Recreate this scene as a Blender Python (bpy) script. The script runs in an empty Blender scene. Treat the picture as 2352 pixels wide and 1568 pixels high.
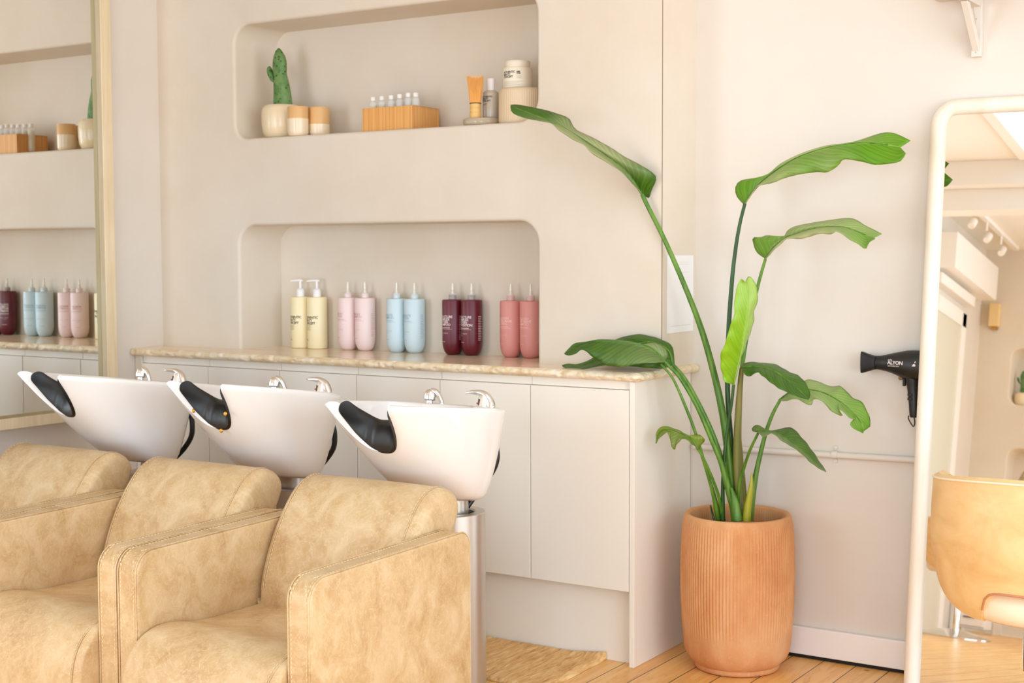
import bpy, bmesh, math, random
import numpy as np
from mathutils import Vector, Matrix, noise
PI = math.pi
S = bpy.context.scene
COL = S.collection
rnd = random.Random(7)

# ------------------------------------------------------------------ camera
CAM = np.array([1.97637, -3.74854, 1.26084])
YAW, PIT, ROLL, FPX = 0.57129, 0.06402, 0.00374, 3266.667
_f = np.array([-math.sin(YAW)*math.cos(PIT), math.cos(YAW)*math.cos(PIT), -math.sin(PIT)])
_r = np.array([math.cos(YAW), math.sin(YAW), 0.0])
_d = np.cross(_f, _r)
_r2 = math.cos(ROLL)*_r + math.sin(ROLL)*_d
_d2 = -math.sin(ROLL)*_r + math.cos(ROLL)*_d
cd = bpy.data.cameras.new('camera')
cam = bpy.data.objects.new('camera', cd)
COL.objects.link(cam)
M = Matrix.Identity(4)
for i in range(3):
    M[i][0] = _r2[i]; M[i][1] = -_d2[i]; M[i][2] = -_f[i]; M[i][3] = CAM[i]
cam.matrix_world = M
cd.sensor_width = 36; cd.lens = 50; cd.clip_start = 0.05; cd.clip_end = 100
cd.dof.use_dof = True; cd.dof.focus_distance = 3.5; cd.dof.aperture_fstop = 6.3
S.camera = cam

# ------------------------------------------------------------------ world, light, exposure
S.view_settings.view_transform = 'Standard'
S.view_settings.look = 'None'
S.view_settings.gamma = 1
S.view_settings.use_curve_mapping = False
S.view_settings.exposure = -0.03
S.cycles.use_denoising = True
S.cycles.max_bounces = 10
S.cycles.diffuse_bounces = 6
S.cycles.glossy_bounces = 5
S.cycles.transparent_max_bounces = 12
S.cycles.caustics_reflective = False
S.cycles.caustics_refractive = False
W = bpy.data.worlds.new('daylight'); S.world = W
W.use_nodes = True
W.node_tree.nodes['Background'].inputs[0].default_value = (0.79, 0.965, 1.15, 1)
W.node_tree.nodes['Background'].inputs[1].default_value = 1.5

def area(name, loc, rot, sx, sy, power, col=(.79, .973, 1.15)):
    l = bpy.data.lights.new(name, 'AREA'); l.shape = 'RECTANGLE'
    l.size = sx; l.size_y = sy; l.energy = power; l.color = col
    o = bpy.data.objects.new(name, l); COL.objects.link(o)
    o.location = loc; o.rotation_euler = rot
    return o
# daylight entering by the window wall on the right, the skylight and the shopfront behind the camera
area('window_daylight', (4.35, -2.6, 1.25), (0, math.radians(90), 0), 2.3, 4.2, 122)
area('skylight_daylight', (1.05, -2.35, 2.98), (0, 0, 0), 1.9, 2.9, 4)
area('shopfront_daylight', (2.55, -6.0, 1.1), (math.radians(90), 0, 0), 2.4, 2.1, 78)
area('added_front_left_fill', (-1.45, -4.17, 1.2), (math.radians(90), 0, 0), 1.1, 1.7, 36)  # added fill lamp lighting chair fronts and basins from the front left

# ------------------------------------------------------------------ helpers
def at(u, v, Y):
    """the point on the plane y = Y that shows at photo pixel (u, v)"""
    q = _r2*(u-1176) + _d2*(v-784) + _f*FPX
    return CAM + q*((Y-CAM[1])/q[1])

class MB:
    def __init__(s): s.v = []; s.f = []
    def add(s, vs, fs):
        o = len(s.v); s.v += [tuple(map(float, p)) for p in vs]
        s.f += [tuple(i+o for i in f) for f in fs]
    def box(s, x0, x1, y0, y1, z0, z1):
        vs = [(x, y, z) for z in (z0, z1) for y in (y0, y1) for x in (x0, x1)]
        s.add(vs, [(0, 2, 3, 1), (4, 5, 7, 6), (0, 1, 5, 4), (2, 6, 7, 3), (0, 4, 6, 2), (1, 3, 7, 5)])
    def grid(s, rows, cu=False, cv=False, flip=False):
        n, m = len(rows), len(rows[0]); vs = [p for r in rows for p in r]; fs = []
        for i in range(n if cu else n-1):
            for j in range(m if cv else m-1):
                a, b = i*m+j, i*m+(j+1) % m; c, d = ((i+1) % n)*m+(j+1) % m, ((i+1) % n)*m+j
                fs.append((a, d, c, b) if flip else (a, b, c, d))
        s.add(vs, fs)
    def ngon(s, pts): s.add(pts, [tuple(range(len(pts)))])
    def lathe(s, prof, n=32, c=(0, 0, 0), cap=True, axis='z', rfun=None):
        rows = []
        for (r, z) in prof:
            row = []
            for k in range(n):
                a = 2*PI*k/n; rr = r*(rfun(a, z) if rfun else 1)
                x, y = rr*math.cos(a), rr*math.sin(a)
                p = (x, y, z) if axis == 'z' else ((z, x, y) if axis == 'x' else (x, z, y))
                row.append((c[0]+p[0], c[1]+p[1], c[2]+p[2]))
            rows.append(row)
        s.grid(rows, cv=True)
        if cap:
            if prof[0][0] > 1e-5: s.ngon(rows[0][::-1])
            if prof[-1][0] > 1e-5: s.ngon(rows[-1])
    def tube(s, pts, r, n=8, cap=True, flat=1.0):
        pts = [Vector(p) for p in pts]
        rs = r if isinstance(r, (list, tuple)) else [r]*len(pts)
        up = None; rows = []
        for i, p in enumerate(pts):
            t = (pts[min(i+1, len(pts)-1)]-pts[max(i-1, 0)]).normalized()
            if up is None:
                up = t.orthogonal().normalized()
            up = (up - t*up.dot(t)).normalized(); w = t.cross(up)
            rows.append([tuple(p+up*(rs[i]*math.cos(2*PI*k/n))+w*(rs[i]*flat*math.sin(2*PI*k/n))) for k in range(n)])
        s.grid(rows, cv=True)
        if cap: s.ngon(rows[0][::-1]); s.ngon(rows[-1])
    def prism(s, prof, x0, x1):
        """closed outline of (y, z) pushed along x"""
        a = [(x0, y, z) for y, z in prof]; b = [(x1, y, z) for y, z in prof]
        s.grid([a, b], cv=True); s.ngon(a[::-1]); s.ngon(b)
    def build(s, name, mat, parent=None, smooth=35, bevel=0, seg=3, sub=0, solid=0, solid_off=-1):
        me = bpy.data.meshes.new(name); me.from_pydata(s.v, [], s.f); me.validate()
        bm = bmesh.new(); bm.from_mesh(me)
        bmesh.ops.remove_doubles(bm, verts=bm.verts, dist=1e-6)
        bmesh.ops.recalc_face_normals(bm, faces=bm.faces)
        bm.to_mesh(me); bm.free()
        return fin(me, name, mat, parent, smooth, bevel, seg, sub, solid, solid_off)

def fin(me, name, mat, parent=None, smooth=35, bevel=0, seg=3, sub=0, solid=0, solid_off=-1):
    o = bpy.data.objects.new(name, me); COL.objects.link(o)
    me.materials.append(mat)
    if smooth:
        me.polygons.foreach_set('use_smooth', [True]*len(me.polygons))
        me.set_sharp_from_angle(angle=math.radians(smooth))
    if solid:
        m = o.modifiers.new('thickness', 'SOLIDIFY'); m.thickness = solid; m.offset = solid_off
    if bevel:
        m = o.modifiers.new('bevel', 'BEVEL'); m.width = bevel; m.segments = seg; m.limit_method = 'ANGLE'
        m.angle_limit = math.radians(40); m.harden_normals = False
    if sub:
        m = o.modifiers.new('subdivision', 'SUBSURF'); m.levels = sub; m.render_levels = sub
    if parent: o.parent = parent
    return o

def thing(name, label, cat, loc=(0, 0, 0), rz=0, group=None):
    o = bpy.data.objects.new(name, None); COL.objects.link(o)
    o.empty_display_size = .05
    o.location = loc; o.rotation_euler = (0, 0, rz)
    return tag(o, label, cat, group)
def tag(o, label, cat, group=None):
    o['label'] = label; o['category'] = cat
    if group: o['group'] = group
    return o
def struct(o): o['kind'] = 'structure'; return o
def dup(o, parent=None):
    c = o.copy(); COL.objects.link(c)
    if parent is not None: c.parent = parent
    for ch in list(o.children): dup(ch, c)
    return c
def rrect(x0, x1, z0, z1, r, n=8):
    """rounded outline, counter-clockwise; r for the corners (bl, br, tr, tl)"""
    r = r if isinstance(r, (tuple, list)) else (r,)*4; out = []
    for (cx, cz, a0, q) in ((x0+r[0], z0+r[0], PI, r[0]), (x1-r[1], z0+r[1], 1.5*PI, r[1]), (x1-r[2], z1-r[2], 0, r[2]), (x0+r[3], z1-r[3], .5*PI, r[3])):
        for k in range(n+1 if q > 0 else 1):
            a = a0+.5*PI*k/n; out.append((cx+q*math.cos(a), cz+q*math.sin(a)))
    return out
def spline(pts, n):
    """Catmull-Rom resample, even in arc length"""
    P = np.array(pts, float); Q = np.vstack([2*P[0]-P[1], P, 2*P[-1]-P[-2]]); fine = []
    for i in range(1, len(Q)-2):
        for t in np.linspace(0, 1, 16, endpoint=False):
            a, b, c, d = Q[i-1], Q[i], Q[i+1], Q[i+2]
            fine.append(.5*((2*b)+(c-a)*t+(2*a-5*b+4*c-d)*t*t+(3*b-a-3*c+d)*t**3))
    fine.append(P[-1]); fine = np.array(fine)
    L = np.r_[0, np.cumsum(np.linalg.norm(np.diff(fine, axis=0), axis=1))]
    T = np.linspace(0, L[-1], n)
    return np.stack([np.interp(T, L, fine[:, k]) for k in range(P.shape[1])], 1)

# ------------------------------------------------------------------ materials
def lin(c): return tuple((x/255/12.92 if x/255 <= .04045 else ((x/255+.055)/1.055)**2.4) for x in c)
def mat(name, rgb, rough=.5, metal=0, **kw):
    m = bpy.data.materials.new(name); m.use_nodes = True
    b = m.node_tree.nodes['Principled BSDF']
    b.inputs['Base Color'].default_value = (*lin(rgb), 1)
    b.inputs['Roughness'].default_value = rough; b.inputs['Metallic'].default_value = metal
    for k, v in kw.items(): b.inputs[k.replace('_', ' ')].default_value = v
    return m
class NT:
    def __init__(s, m): s.m = m; s.t = m.node_tree; s.b = s.t.nodes['Principled BSDF']
    def n(s, kind, **kw):
        x = s.t.nodes.new(kind)
        for k, v in kw.items(): setattr(x, k, v)
        return x
    def l(s, a, b): s.t.links.new(a, b)
    def coord(s, scale=(1, 1, 1), rot=(0, 0, 0)):
        c = s.n('ShaderNodeTexCoord'); mp = s.n('ShaderNodeMapping')
        mp.inputs['Scale'].default_value = scale; mp.inputs['Rotation'].default_value = rot
        s.l(c.outputs['Object'], mp.inputs['Vector']); return mp.outputs[0]
    def noise(s, vec, scale, detail=4, rough=.55, dist=0):
        x = s.n('ShaderNodeTexNoise'); x.inputs['Scale'].default_value = scale; x.inputs['Detail'].default_value = detail
        x.inputs['Roughness'].default_value = rough; x.inputs['Distortion'].default_value = dist
        s.l(vec, x.inputs['Vector']); return x.outputs[0]
    def ramp(s, fac, stops):
        x = s.n('ShaderNodeValToRGB'); e = x.color_ramp.elements
        while len(e) < len(stops): e.new(.5)
        for el, (p, c) in zip(e, stops): el.position = p; el.color = (*lin(c), 1)
        s.l(fac, x.inputs[0]); return x.outputs[0]
    def mix(s, fac, a, b, mode='MIX'):
        x = s.n('ShaderNodeMix', data_type='RGBA', blend_type=mode)
        for sock, v in ((x.inputs[0], fac), (x.inputs[6], a), (x.inputs[7], b)):
            if hasattr(v, 'links'): s.l(v, sock)
            elif isinstance(v, (int, float)): sock.default_value = v
            else: sock.default_value = (*lin(v), 1)
        return x.outputs[2]
    def math(s, op, a, b=0.0, c=0.0):
        x = s.n('ShaderNodeMath', operation=op)
        for k, v in enumerate((a, b, c)):
            if hasattr(v, 'links'): s.l(v, x.inputs[k])
            else: x.inputs[k].default_value = v
        return x.outputs[0]
    def col(s, c): s.l(c, s.b.inputs['Base Color'])
    def bump(s, h, strength=.2, dist=.002):
        x = s.n('ShaderNodeBump'); x.inputs['Strength'].default_value = strength; x.inputs['Distance'].default_value = dist
        s.l(h, x.inputs['Height']); s.l(x.outputs[0], s.b.inputs['Normal'])

def plaster(name, rgb, rgb2):
    m = mat(name, rgb, .75); t = NT(m); v = t.coord()
    a = t.noise(v, 2.2, 5, .6); t.col(t.ramp(a, [(.35, rgb2), (.62, rgb)]))
    t.bump(t.noise(v, 14, 5, .6), .12, .004); return m
M_plaster = plaster('cream_plaster', (226, 214, 198), (221, 207, 188))
M_wall = plaster('white_wall_paint', (227, 218, 207), (224, 214, 202))
M_ceil = mat('ceiling_paint', (242, 236, 228), .8)
M_cab = mat('cabinet_paint', (242, 234, 221), .45)
M_dark = mat('black_gap', (30, 26, 22), .8)
M_trim = mat('trim_gloss', (246, 241, 236), .35)
def leather():
    m = mat('tan_leather', (226, 190, 138), .42); t = NT(m); v = t.coord((1, 1.25, 1), (.4, .3, .5))
    a = t.noise(v, 9, 6, .62, .9); b = t.noise(v, 34, 4, .6, 1.6); w = t.noise(v, 3.2, 3, .5, .3)
    c1 = t.ramp(a, [(.30, (184, 146, 97)), (.50, (205, 173, 127)), (.70, (221, 196, 156))])
    c2 = t.ramp(b, [(.46, (0, 0, 0)), (.60, (255, 255, 255))])
    vein = t.noise(v, 20, 3, .5, 2.6)
    vf = t.math('MULTIPLY', t.math('SUBTRACT', .025, t.math('ABSOLUTE', t.math('SUBTRACT', vein, .5))), 16)
    vf = t.math('MAXIMUM', vf, 0.0)
    c = t.mix(t.math('MULTIPLY', c2, .18), c1, (233, 212, 176))
    c = t.mix(vf, c, (234, 212, 174))
    c = t.mix(t.math('MULTIPLY', w, .22), c, (205, 166, 114))
    t.col(c); t.bump(t.noise(v, 260, 3, .6), .08, .0008); return m
M_leather = leather()
M_thread = mat('pale_thread', (240, 213, 170), .7)
M_holes = mat('stitch_shadow', (150, 112, 68), .8)
M_ceramic = mat('white_ceramic', (246, 242, 238), .12, Coat_Weight=.4, Coat_Roughness=.05)
M_chrome = mat('chrome', (226, 224, 222), .08, 1)
M_steel = mat('brushed_steel', (200, 192, 182), .34, .75)
M_rubber = mat('black_rubber', (16, 14, 12), .42)
M_gel = mat('black_gel_cushion', (20, 18, 15), .36)
M_mirror = mat('mirror_glass', (242, 242, 238), .0, 1)
M_bevel = mat('bevelled_mirror_edge', (226, 226, 208), .1, 1)
def wood(name, a, b, c, axis_scale=(30, 30, 2), rough=.5):
    m = mat(name, b, rough); t = NT(m); v = t.coord(axis_scale)
    t.col(t.ramp(t.noise(v, 1.6, 5, .6, .4), [(.3, a), (.5, b), (.72, c)])); return m
M_framewood = wood('pale_frame_wood', (220, 196, 156), (230, 210, 174), (238, 220, 188))
M_pinkwood = wood('pink_washed_wood', (242, 224, 202), (245, 232, 214), (249, 239, 226), (20, 20, 3), .45)
M_bamboo = wood('bamboo', (206, 144, 74), (224, 164, 92), (236, 184, 116), (160, 160, 1.2), .5)
M_whisk = wood('whisk_bamboo', (226, 150, 58), (240, 172, 84), (244, 196, 120), (300, 300, 4), .55)
def floor_mat():
    m = mat('pine_boards', (216, 150, 84), .32); t = NT(m)
    c = t.n('ShaderNodeTexCoord'); sp = t.n('ShaderNodeSeparateXYZ'); t.l(c.outputs['Object'], sp.inputs[0])
    X, Y = sp.outputs[0], sp.outputs[1]
    k = t.math('DIVIDE', t.math('SUBTRACT', X, .051), .1015)
    idx = t.math('FLOOR', k); fr = t.math('FRACT', k)
    wn = t.n('ShaderNodeTexWhiteNoise', noise_dimensions='1D'); t.l(idx, wn.inputs['W'])
    cb = t.n('ShaderNodeCombineXYZ')
    t.l(t.math('MULTIPLY', X, 26), cb.inputs[0]); t.l(t.math('ADD', t.math('MULTIPLY', Y, 2.3), t.math('MULTIPLY', wn.outputs[0], 40)), cb.inputs[1]); t.l(t.math('MULTIPLY', idx, 3.1), cb.inputs[2])
    g = t.noise(cb.outputs[0], 1.0, 4, .55, .8)
    wv = t.math('FRACT', t.math('MULTIPLY', g, 5))
    wv = t.math('ABSOLUTE', t.math('SUBTRACT', wv, .5))
    grain = t.ramp(g, [(.25, (212, 146, 72)), (.5, (240, 182, 104)), (.75, (247, 202, 132))])
    grain = t.mix(t.math('MULTIPLY', t.math('MAXIMUM', t.math('SUBTRACT', .09, wv), 0.0), 4), grain, (176, 100, 40))
    grain = t.mix(t.math('MULTIPLY', wn.outputs[0], .35), grain, (242, 190, 116))
    vo = t.n('ShaderNodeTexVoronoi'); t.l(c.outputs['Object'], vo.inputs['Vector']); vo.inputs['Scale'].default_value = 3.2
    kn = t.ramp(vo.outputs[0], [(.018, (255, 255, 255)), (.04, (0, 0, 0))])
    grain = t.mix(t.math('MULTIPLY', kn, .8), grain, (120, 66, 24))
    gap = t.math('LESS_THAN', t.math('MINIMUM', fr, t.math('SUBTRACT', 1, fr)), .016)
    t.col(t.mix(gap, grain, (84, 46, 18)))
    t.bump(t.math('SUBTRACT', 1, gap), .4, .002); return m
M_floor = floor_mat()
def stone():
    m = mat('cream_marble', (231, 209, 180), .16); t = NT(m); v = t.coord((1, 3, 1))
    a = t.noise(v, 6, 6, .65, .8); t.col(t.ramp(a, [(.32, (228, 200, 164)), (.5, (238, 217, 188)), (.68, (243, 227, 203))]))
    t.bump(t.noise(v, 60, 4, .6), .05, .001); return m
M_stone = stone()
def chipped():
    m = mat('chipped_marble_edge', (232, 211, 180), .4); t = NT(m); v = t.coord()
    vo = t.n('ShaderNodeTexVoronoi'); vo.inputs['Scale'].default_value = 34; t.l(v, vo.inputs['Vector'])
    a = t.noise(v, 22, 5, .65, .5)
    t.col(t.ramp(a, [(.32, (222, 194, 150)), (.5, (238, 217, 183)), (.66, (245, 230, 205))]))
    t.bump(t.math('ADD', vo.outputs[0], a), .55, .006); return m
M_chip = chipped()
def terracotta():
    m = mat('terracotta', (212, 150, 98), .85); t = NT(m); v = t.coord((1, 1, .45))
    a = t.noise(v, 9, 6, .62, .4); b = t.noise(t.coord(), 120, 4, .7)
    c = t.ramp(a, [(.3, (202, 136, 84)), (.52, (216, 156, 104)), (.75, (226, 176, 130))])
    c = t.mix(t.math('MULTIPLY', t.math('MAXIMUM', t.math('SUBTRACT', b, .58), 0.0), 2.2), c, (236, 196, 150))
    t.col(c); t.bump(b, .3, .002); return m
M_terra = terracotta()
M_soil = mat('dark_soil', (70, 48, 34), .95)
def jute():
    m = mat('woven_jute', (206, 156, 98), .9); t = NT(m)
    v = t.coord((70, 9, 40)); a = t.noise(v, 1.5, 5, .7, .6)
    t.col(t.ramp(a, [(.28, (182, 128, 72)), (.48, (226, 176, 112)), (.7, (244, 210, 154))]))
    t.bump(a, .6, .004); return m
M_jute = jute()
def leafmat(name, top, top2, under, vein, rough=.42):
    m = mat(name, top, rough); t = NT(m)
    at_ = t.n('ShaderNodeAttribute', attribute_name='leaf')   # r: along, g: across, b: shows its pale underside
    sp = t.n('ShaderNodeSeparateColor'); t.l(at_.outputs['Color'], sp.inputs[0])
    ph = t.math('ADD', t.math('MULTIPLY', sp.outputs[0], 21), t.math('MULTIPLY', sp.outputs[1], -5))
    cb = t.n('ShaderNodeCombineXYZ'); t.l(ph, cb.inputs[0]); t.l(t.math('MULTIPLY', sp.outputs[1], .6), cb.inputs[1])
    n1 = t.noise(cb.outputs[0], 1.6, 3, .6)
    st = t.math('SINE', t.math('MULTIPLY', t.math('ADD', ph, t.math('MULTIPLY', n1, 1.2)), 6.28))
    st = t.math('MULTIPLY', t.math('ADD', st, 1.0), .5)
    c = t.mix(t.ramp(n1, [(.35, (0, 0, 0)), (.68, (255, 255, 255))]), top, top2)
    c = t.mix(t.math('MULTIPLY', t.math('POWER', st, 6.0), .14), c, vein)
    u = t.mix(t.math('POWER', st, 3.0), under, tuple(min(255, x+20) for x in under))
    c = t.mix(sp.outputs[2], c, u)
    mid = t.math('LESS_THAN', sp.outputs[1], .05)
    c = t.mix(t.math('MULTIPLY', mid, .7), c, vein)
    t.col(c); t.bump(st, .15, .001)
    b = t.b
    b.inputs['Subsurface Weight'].default_value = 0
    tr = t.n('ShaderNodeBsdfTranslucent'); t.l(c, tr.inputs[0])
    mx = t.n('ShaderNodeMixShader'); mx.inputs[0].default_value = .22
    out = t.t.nodes['Material Output']
    t.l(b.outputs[0], mx.inputs[1]); t.l(tr.outputs[0], mx.inputs[2]); t.l(mx.outputs[0], out.inputs[0])
    return m
M_leafd = leafmat('dark_leaf', (46, 92, 4), (78, 122, 12), (158, 166, 110), (120, 165, 62))
M_leafm = leafmat('green_leaf', (86, 146, 4), (120, 174, 16), (178, 184, 126), (160, 200, 88))
M_leafy = leafmat('young_leaf', (136, 190, 14), (166, 206, 44), (178, 208, 104), (186, 220, 100), .4)
M_leafo = leafmat('pale_leaf', (118, 142, 30), (138, 160, 48), (116, 132, 50), (170, 180, 80))
def stemmat(name, a, b):
    m = mat(name, a, .4); t = NT(m); v = t.coord((60, 60, 3))
    t.col(t.ramp(t.noise(v, 1, 3, .5), [(.35, a), (.65, b)])); return m
M_stem = stemmat('green_stem', (62, 108, 16), (104, 144, 40))
M_stemd = stemmat('dark_stem', (30, 68, 20), (54, 96, 34))
M_trunk = stemmat('brown_stem', (104, 108, 40), (132, 122, 62))
M_sheath = stemmat('yellow_sheath', (150, 150, 30), (186, 176, 50))
M_paper = mat('white_paper', (240, 238, 236), .7)
M_ink = mat('black_ink', (40, 38, 32), .6)
M_grey = mat('grey_ink', (196, 186, 150), .6)
M_bplastic = mat('black_plastic', (28, 24, 21), .42)
M_bplastic2 = mat('matte_black_plastic', (20, 17, 15), .55)
M_whitep = mat('white_plastic', (244, 240, 236), .35)
M_whiteink = mat('white_ink', (238, 222, 216), .5)
M_brass = mat('brass', (214, 160, 72), .3, 1)
M_red = mat('red_dot', (190, 30, 40), .4)

# ------------------------------------------------------------------ setting
XL, YN, YA, ZC = -2.137, .15, .39, 2.78        # left wall, niche front, alcove wall, ceiling
ZT = .8965                                      # worktop
b = MB(); b.box(-2.5, 4.5, -6.4, .6, -.05, 0); struct(b.build('floor', M_floor, smooth=0))
b = MB(); b.box(XL-.15, XL, -4.2, .6, 0, ZC); struct(b.build('wall_left', M_wall, smooth=0))
b = MB(); b.box(-2.3, 4.5, YA, YA+.15, 0, ZC); struct(b.build('wall_alcove', M_wall, smooth=0))

def niche_wall(name, x0, x1, y, yb, z0, z1, upper, lower, yside, m, sgn=1):
    """plastered wall with a closed niche and one open at its foot; lips are rounded; sgn=-1 faces +y"""
    R = .012
    def loops(fn):
        out = []
        for k in range(5):
            a = .5*PI*k/4; out.append([(p[0], y+sgn*R*(1-math.cos(a)) if False else y+sgn*R*math.sin(a)*1.0, p[1]) for p in fn(R*(1-math.sin(a)))])
        return out
    bm = bmesh.new()
    def vloop(pts): return [bm.verts.new(p) for p in pts]
    # upper niche
    ux0, ux1, uz0, uz1, ur = upper
    lipU = []
    for k in range(5):
        a = .5*PI*k/4; off = R*(1-math.sin(a)); yy = y+sgn*R*(1-math.cos(a))
        lipU.append([(p[0], yy, p[1]) for p in rrect(ux0-off, ux1+off, uz0-off, uz1+off, tuple(q+off for q in ur), 12)])
    lipU.append([(p[0], yb, p[1]) for p in rrect(ux0, ux1, uz0, uz1, ur, 12)])
    # lower niche: open polyline left-bottom -> up -> right-bottom
    lx0, lx1, lz1, lr = lower
    def arch(off):
        r = lr+off; X0, X1, Z1 = lx0-off, lx1+off, lz1+off; out = [(X0, z0)]
        for k in range(13): a = PI-.5*PI*k/12; out.append((X0+r+r*math.cos(a), Z1-r+r*math.sin(a)))
        for k in range(13): a = .5*PI-.5*PI*k/12; out.append((X1-r+r*math.cos(a), Z1-r+r*math.sin(a)))
        out.append((X1, z0)); return out
    lipL = []
    for k in range(5):
        a = .5*PI*k/4; off = R*(1-math.sin(a)); yy = y+sgn*R*(1-math.cos(a))
        lipL.append([(p[0], yy, p[1]) for p in arch(off)])
    lipL.append([(p[0], yb, p[1]) for p in arch(0)])
    U = [vloop(l) for l in lipU]; L = [vloop(l) for l in lipL]
    outer = [bm.verts.new(p) for p in ((x1, y, z0), (x1, y, z1), (x0, y, z1), (x0, y, z0))]
    chain = L[0]+outer
    E = [bm.edges.new((chain[i], chain[(i+1) % len(chain)])) for i in range(len(chain))]
    E += [bm.edges.new((U[0][i], U[0][(i+1) % len(U[0])])) for i in range(len(U[0]))]
    bmesh.ops.triangle_fill(bm, edges=E, use_beauty=True, use_dissolve=False)
    def bridge(A, B, closed):
        n = len(A)
        for i in range(n if closed else n-1):
            bm.faces.new((A[i], A[(i+1) % n], B[(i+1) % n], B[i]))
    for k in range(5): bridge(U[k], U[k+1], True); bridge(L[k], L[k+1], False)
    bm.faces.new(U[5]); bm.faces.new(L[5])
    s = [bm.verts.new(p) for p in ((x1, yside, z0), (x1, yside, z1))]
    bm.faces.new((outer[0], s[0], s[1], outer[1]))
    bmesh.ops.recalc_face_normals(bm, faces=bm.faces)
    me = bpy.data.meshes.new(name); bm.to_mesh(me); bm.free()
    return struct(fin(me, name, m, smooth=30))
niche_wall('wall_back', XL, .013, YN, .377, ZT, ZC, (-1.740, -.432, 1.674, 2.087, (.055, .075, .07, .07)), (-1.730, -.431, 1.356, .075), YA, M_plaster)

b = MB(); b.box(.0131, .0146, .1502, .1532, ZT, ZC); struct(b.build('trim_4', mat('panel_seam', (150, 128, 106), .7), smooth=0))
# ceiling with the skylight well
b = MB()
sx0, sx1, sy0, sy1 = .05, 2.05, -3.8, -.9
for (a0, a1, c0, c1) in ((-2.3, 4.5, sy1, .6), (-2.3, 4.5, -6.4, sy0), (-2.3, sx0, sy0, sy1), (sx1, 4.5, sy0, sy1)):
    b.box(a0, a1, c0, c1, ZC, ZC+.08)
struct(b.build('ceiling', M_ceil, smooth=0))
b = MB()
b.box(sx0-.06, sx0, sy0-.06, sy1+.06, ZC-.02, ZC+.3); b.box(sx1, sx1+.06, sy0-.06, sy1+.06, ZC-.02, ZC+.3)
b.box(sx0, sx1, sy0-.06, sy0, ZC-.02, ZC+.3); b.box(sx0, sx1, sy1, sy1+.06, ZC-.02, ZC+.3)
struct(b.build('window_1', M_trim, smooth=0, bevel=.004))
# window wall on the right
b = MB()
wy0, wy1, wz0, wz1 = -4.8, -.4, .08, 2.45
b.box(4.4, 4.5, -6.4, wy0, 0, ZC); b.box(4.4, 4.5, wy1, .6, 0, ZC); b.box(4.4, 4.5, wy0, wy1, 0, wz0); b.box(4.4, 4.5, wy0, wy1, wz1, ZC)
struct(b.build('wall_right', M_wall, smooth=0))
b = MB()
for k in range(4):
    y = wy0+(wy1-wy0)*k/3; b.box(4.4, 4.47, y-.03, y+.03, wz0, wz1)
b.box(4.4, 4.47, wy0, wy1, wz0-.02, wz0+.04); b.box(4.4, 4.47, wy0, wy1, wz1-.04, wz1+.02)
struct(b.build('window_2', M_trim, smooth=0))
b = MB()
for x in (-2.0, -1.47, -.94): b.box(x, x+.04, -4.27, -4.21, .4, 2.3)
b.box(-2.0, -.9, -4.27, -4.21, .4, .44); b.box(-2.0, -.9, -4.27, -4.21, 2.26, 2.3)
struct(b.build('added_window', M_trim, smooth=0))  # made-up window in the partition return, an excuse for the front-left fill
# wall behind the camera: a twin of the niche wall on the left, the shopfront on the right
YF = -6.2
niche_wall('wall_front', -.78, 1.2, YF, YF-.22, 0, ZC, (-.53, .75, 1.64, 2.05, (.07, .07, .07, .07)), (-.51, .75, 1.325, .075), YF-.2, M_plaster, -1)
b = MB(); b.box(1.2, 4.5, YF-.1, YF, 2.6, ZC); b.box(3.8, 4.5, YF-.1, YF, 0, 2.6); b.box(1.2, 1.3, YF-.1, YF, 0, 2.6)
struct(b.build('wall_shopfront', M_wall, smooth=0))
b = MB(); b.box(-.88, -.77, YF, -4.28, 0, ZC); b.box(XL-.15, -2.0, -4.28, -4.2, 0, ZC); b.box(-.9, -.77, -4.28, -4.2, 0, ZC); b.box(-2.0, -.9, -4.28, -4.2, 0, .4); b.box(-2.0, -.9, -4.28, -4.2, 2.3, ZC); struct(b.build('wall_partition', M_wall, smooth=0))
b = MB(); b.box(-.77, 4.4, -4.12, -3.98, 2.50, 2.63); b.box(-.77, 4.4, -4.2, -3.9, 2.63, ZC); struct(b.build('trim_1', M_trim, smooth=0, bevel=.004))
b = MB(); b.box(-.77, -.62, -6.0, -4.9, 2.36, 2.6); b.box(-.77, -.70, -5.75, -4.9, 2.26, 2.33); struct(b.build('trim_2', M_trim, smooth=0, bevel=.004))
b = MB()
b.box(-.77, -.74, -5.72, -5.62, 0, 2.2); b.box(-.77, -.74, -5.0, -4.9, 0, 2.2); b.box(-.77, -.74, -5.72, -4.9, 2.1, 2.2)
dr = struct(b.build('door_1', M_trim, smooth=0, bevel=.003))
b = MB(); b.box(-.768, -.755, -5.62, -5.0, 0, 2.1); struct(b.build('door_panel', mat('sage_door', (216, 211, 192), .5), dr, smooth=0))
# baseboards
b = MB(); b.box(.035, 4.4, YA-.02, YA-.002, .012, .098); struct(b.build('baseboard_alcove', M_trim, smooth=0, bevel=.003))
b = MB(); b.box(.035, 4.4, YA-.012, YA-.002, .0005, .0125); struct(b.build('trim_3', M_dark, smooth=0))

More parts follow.
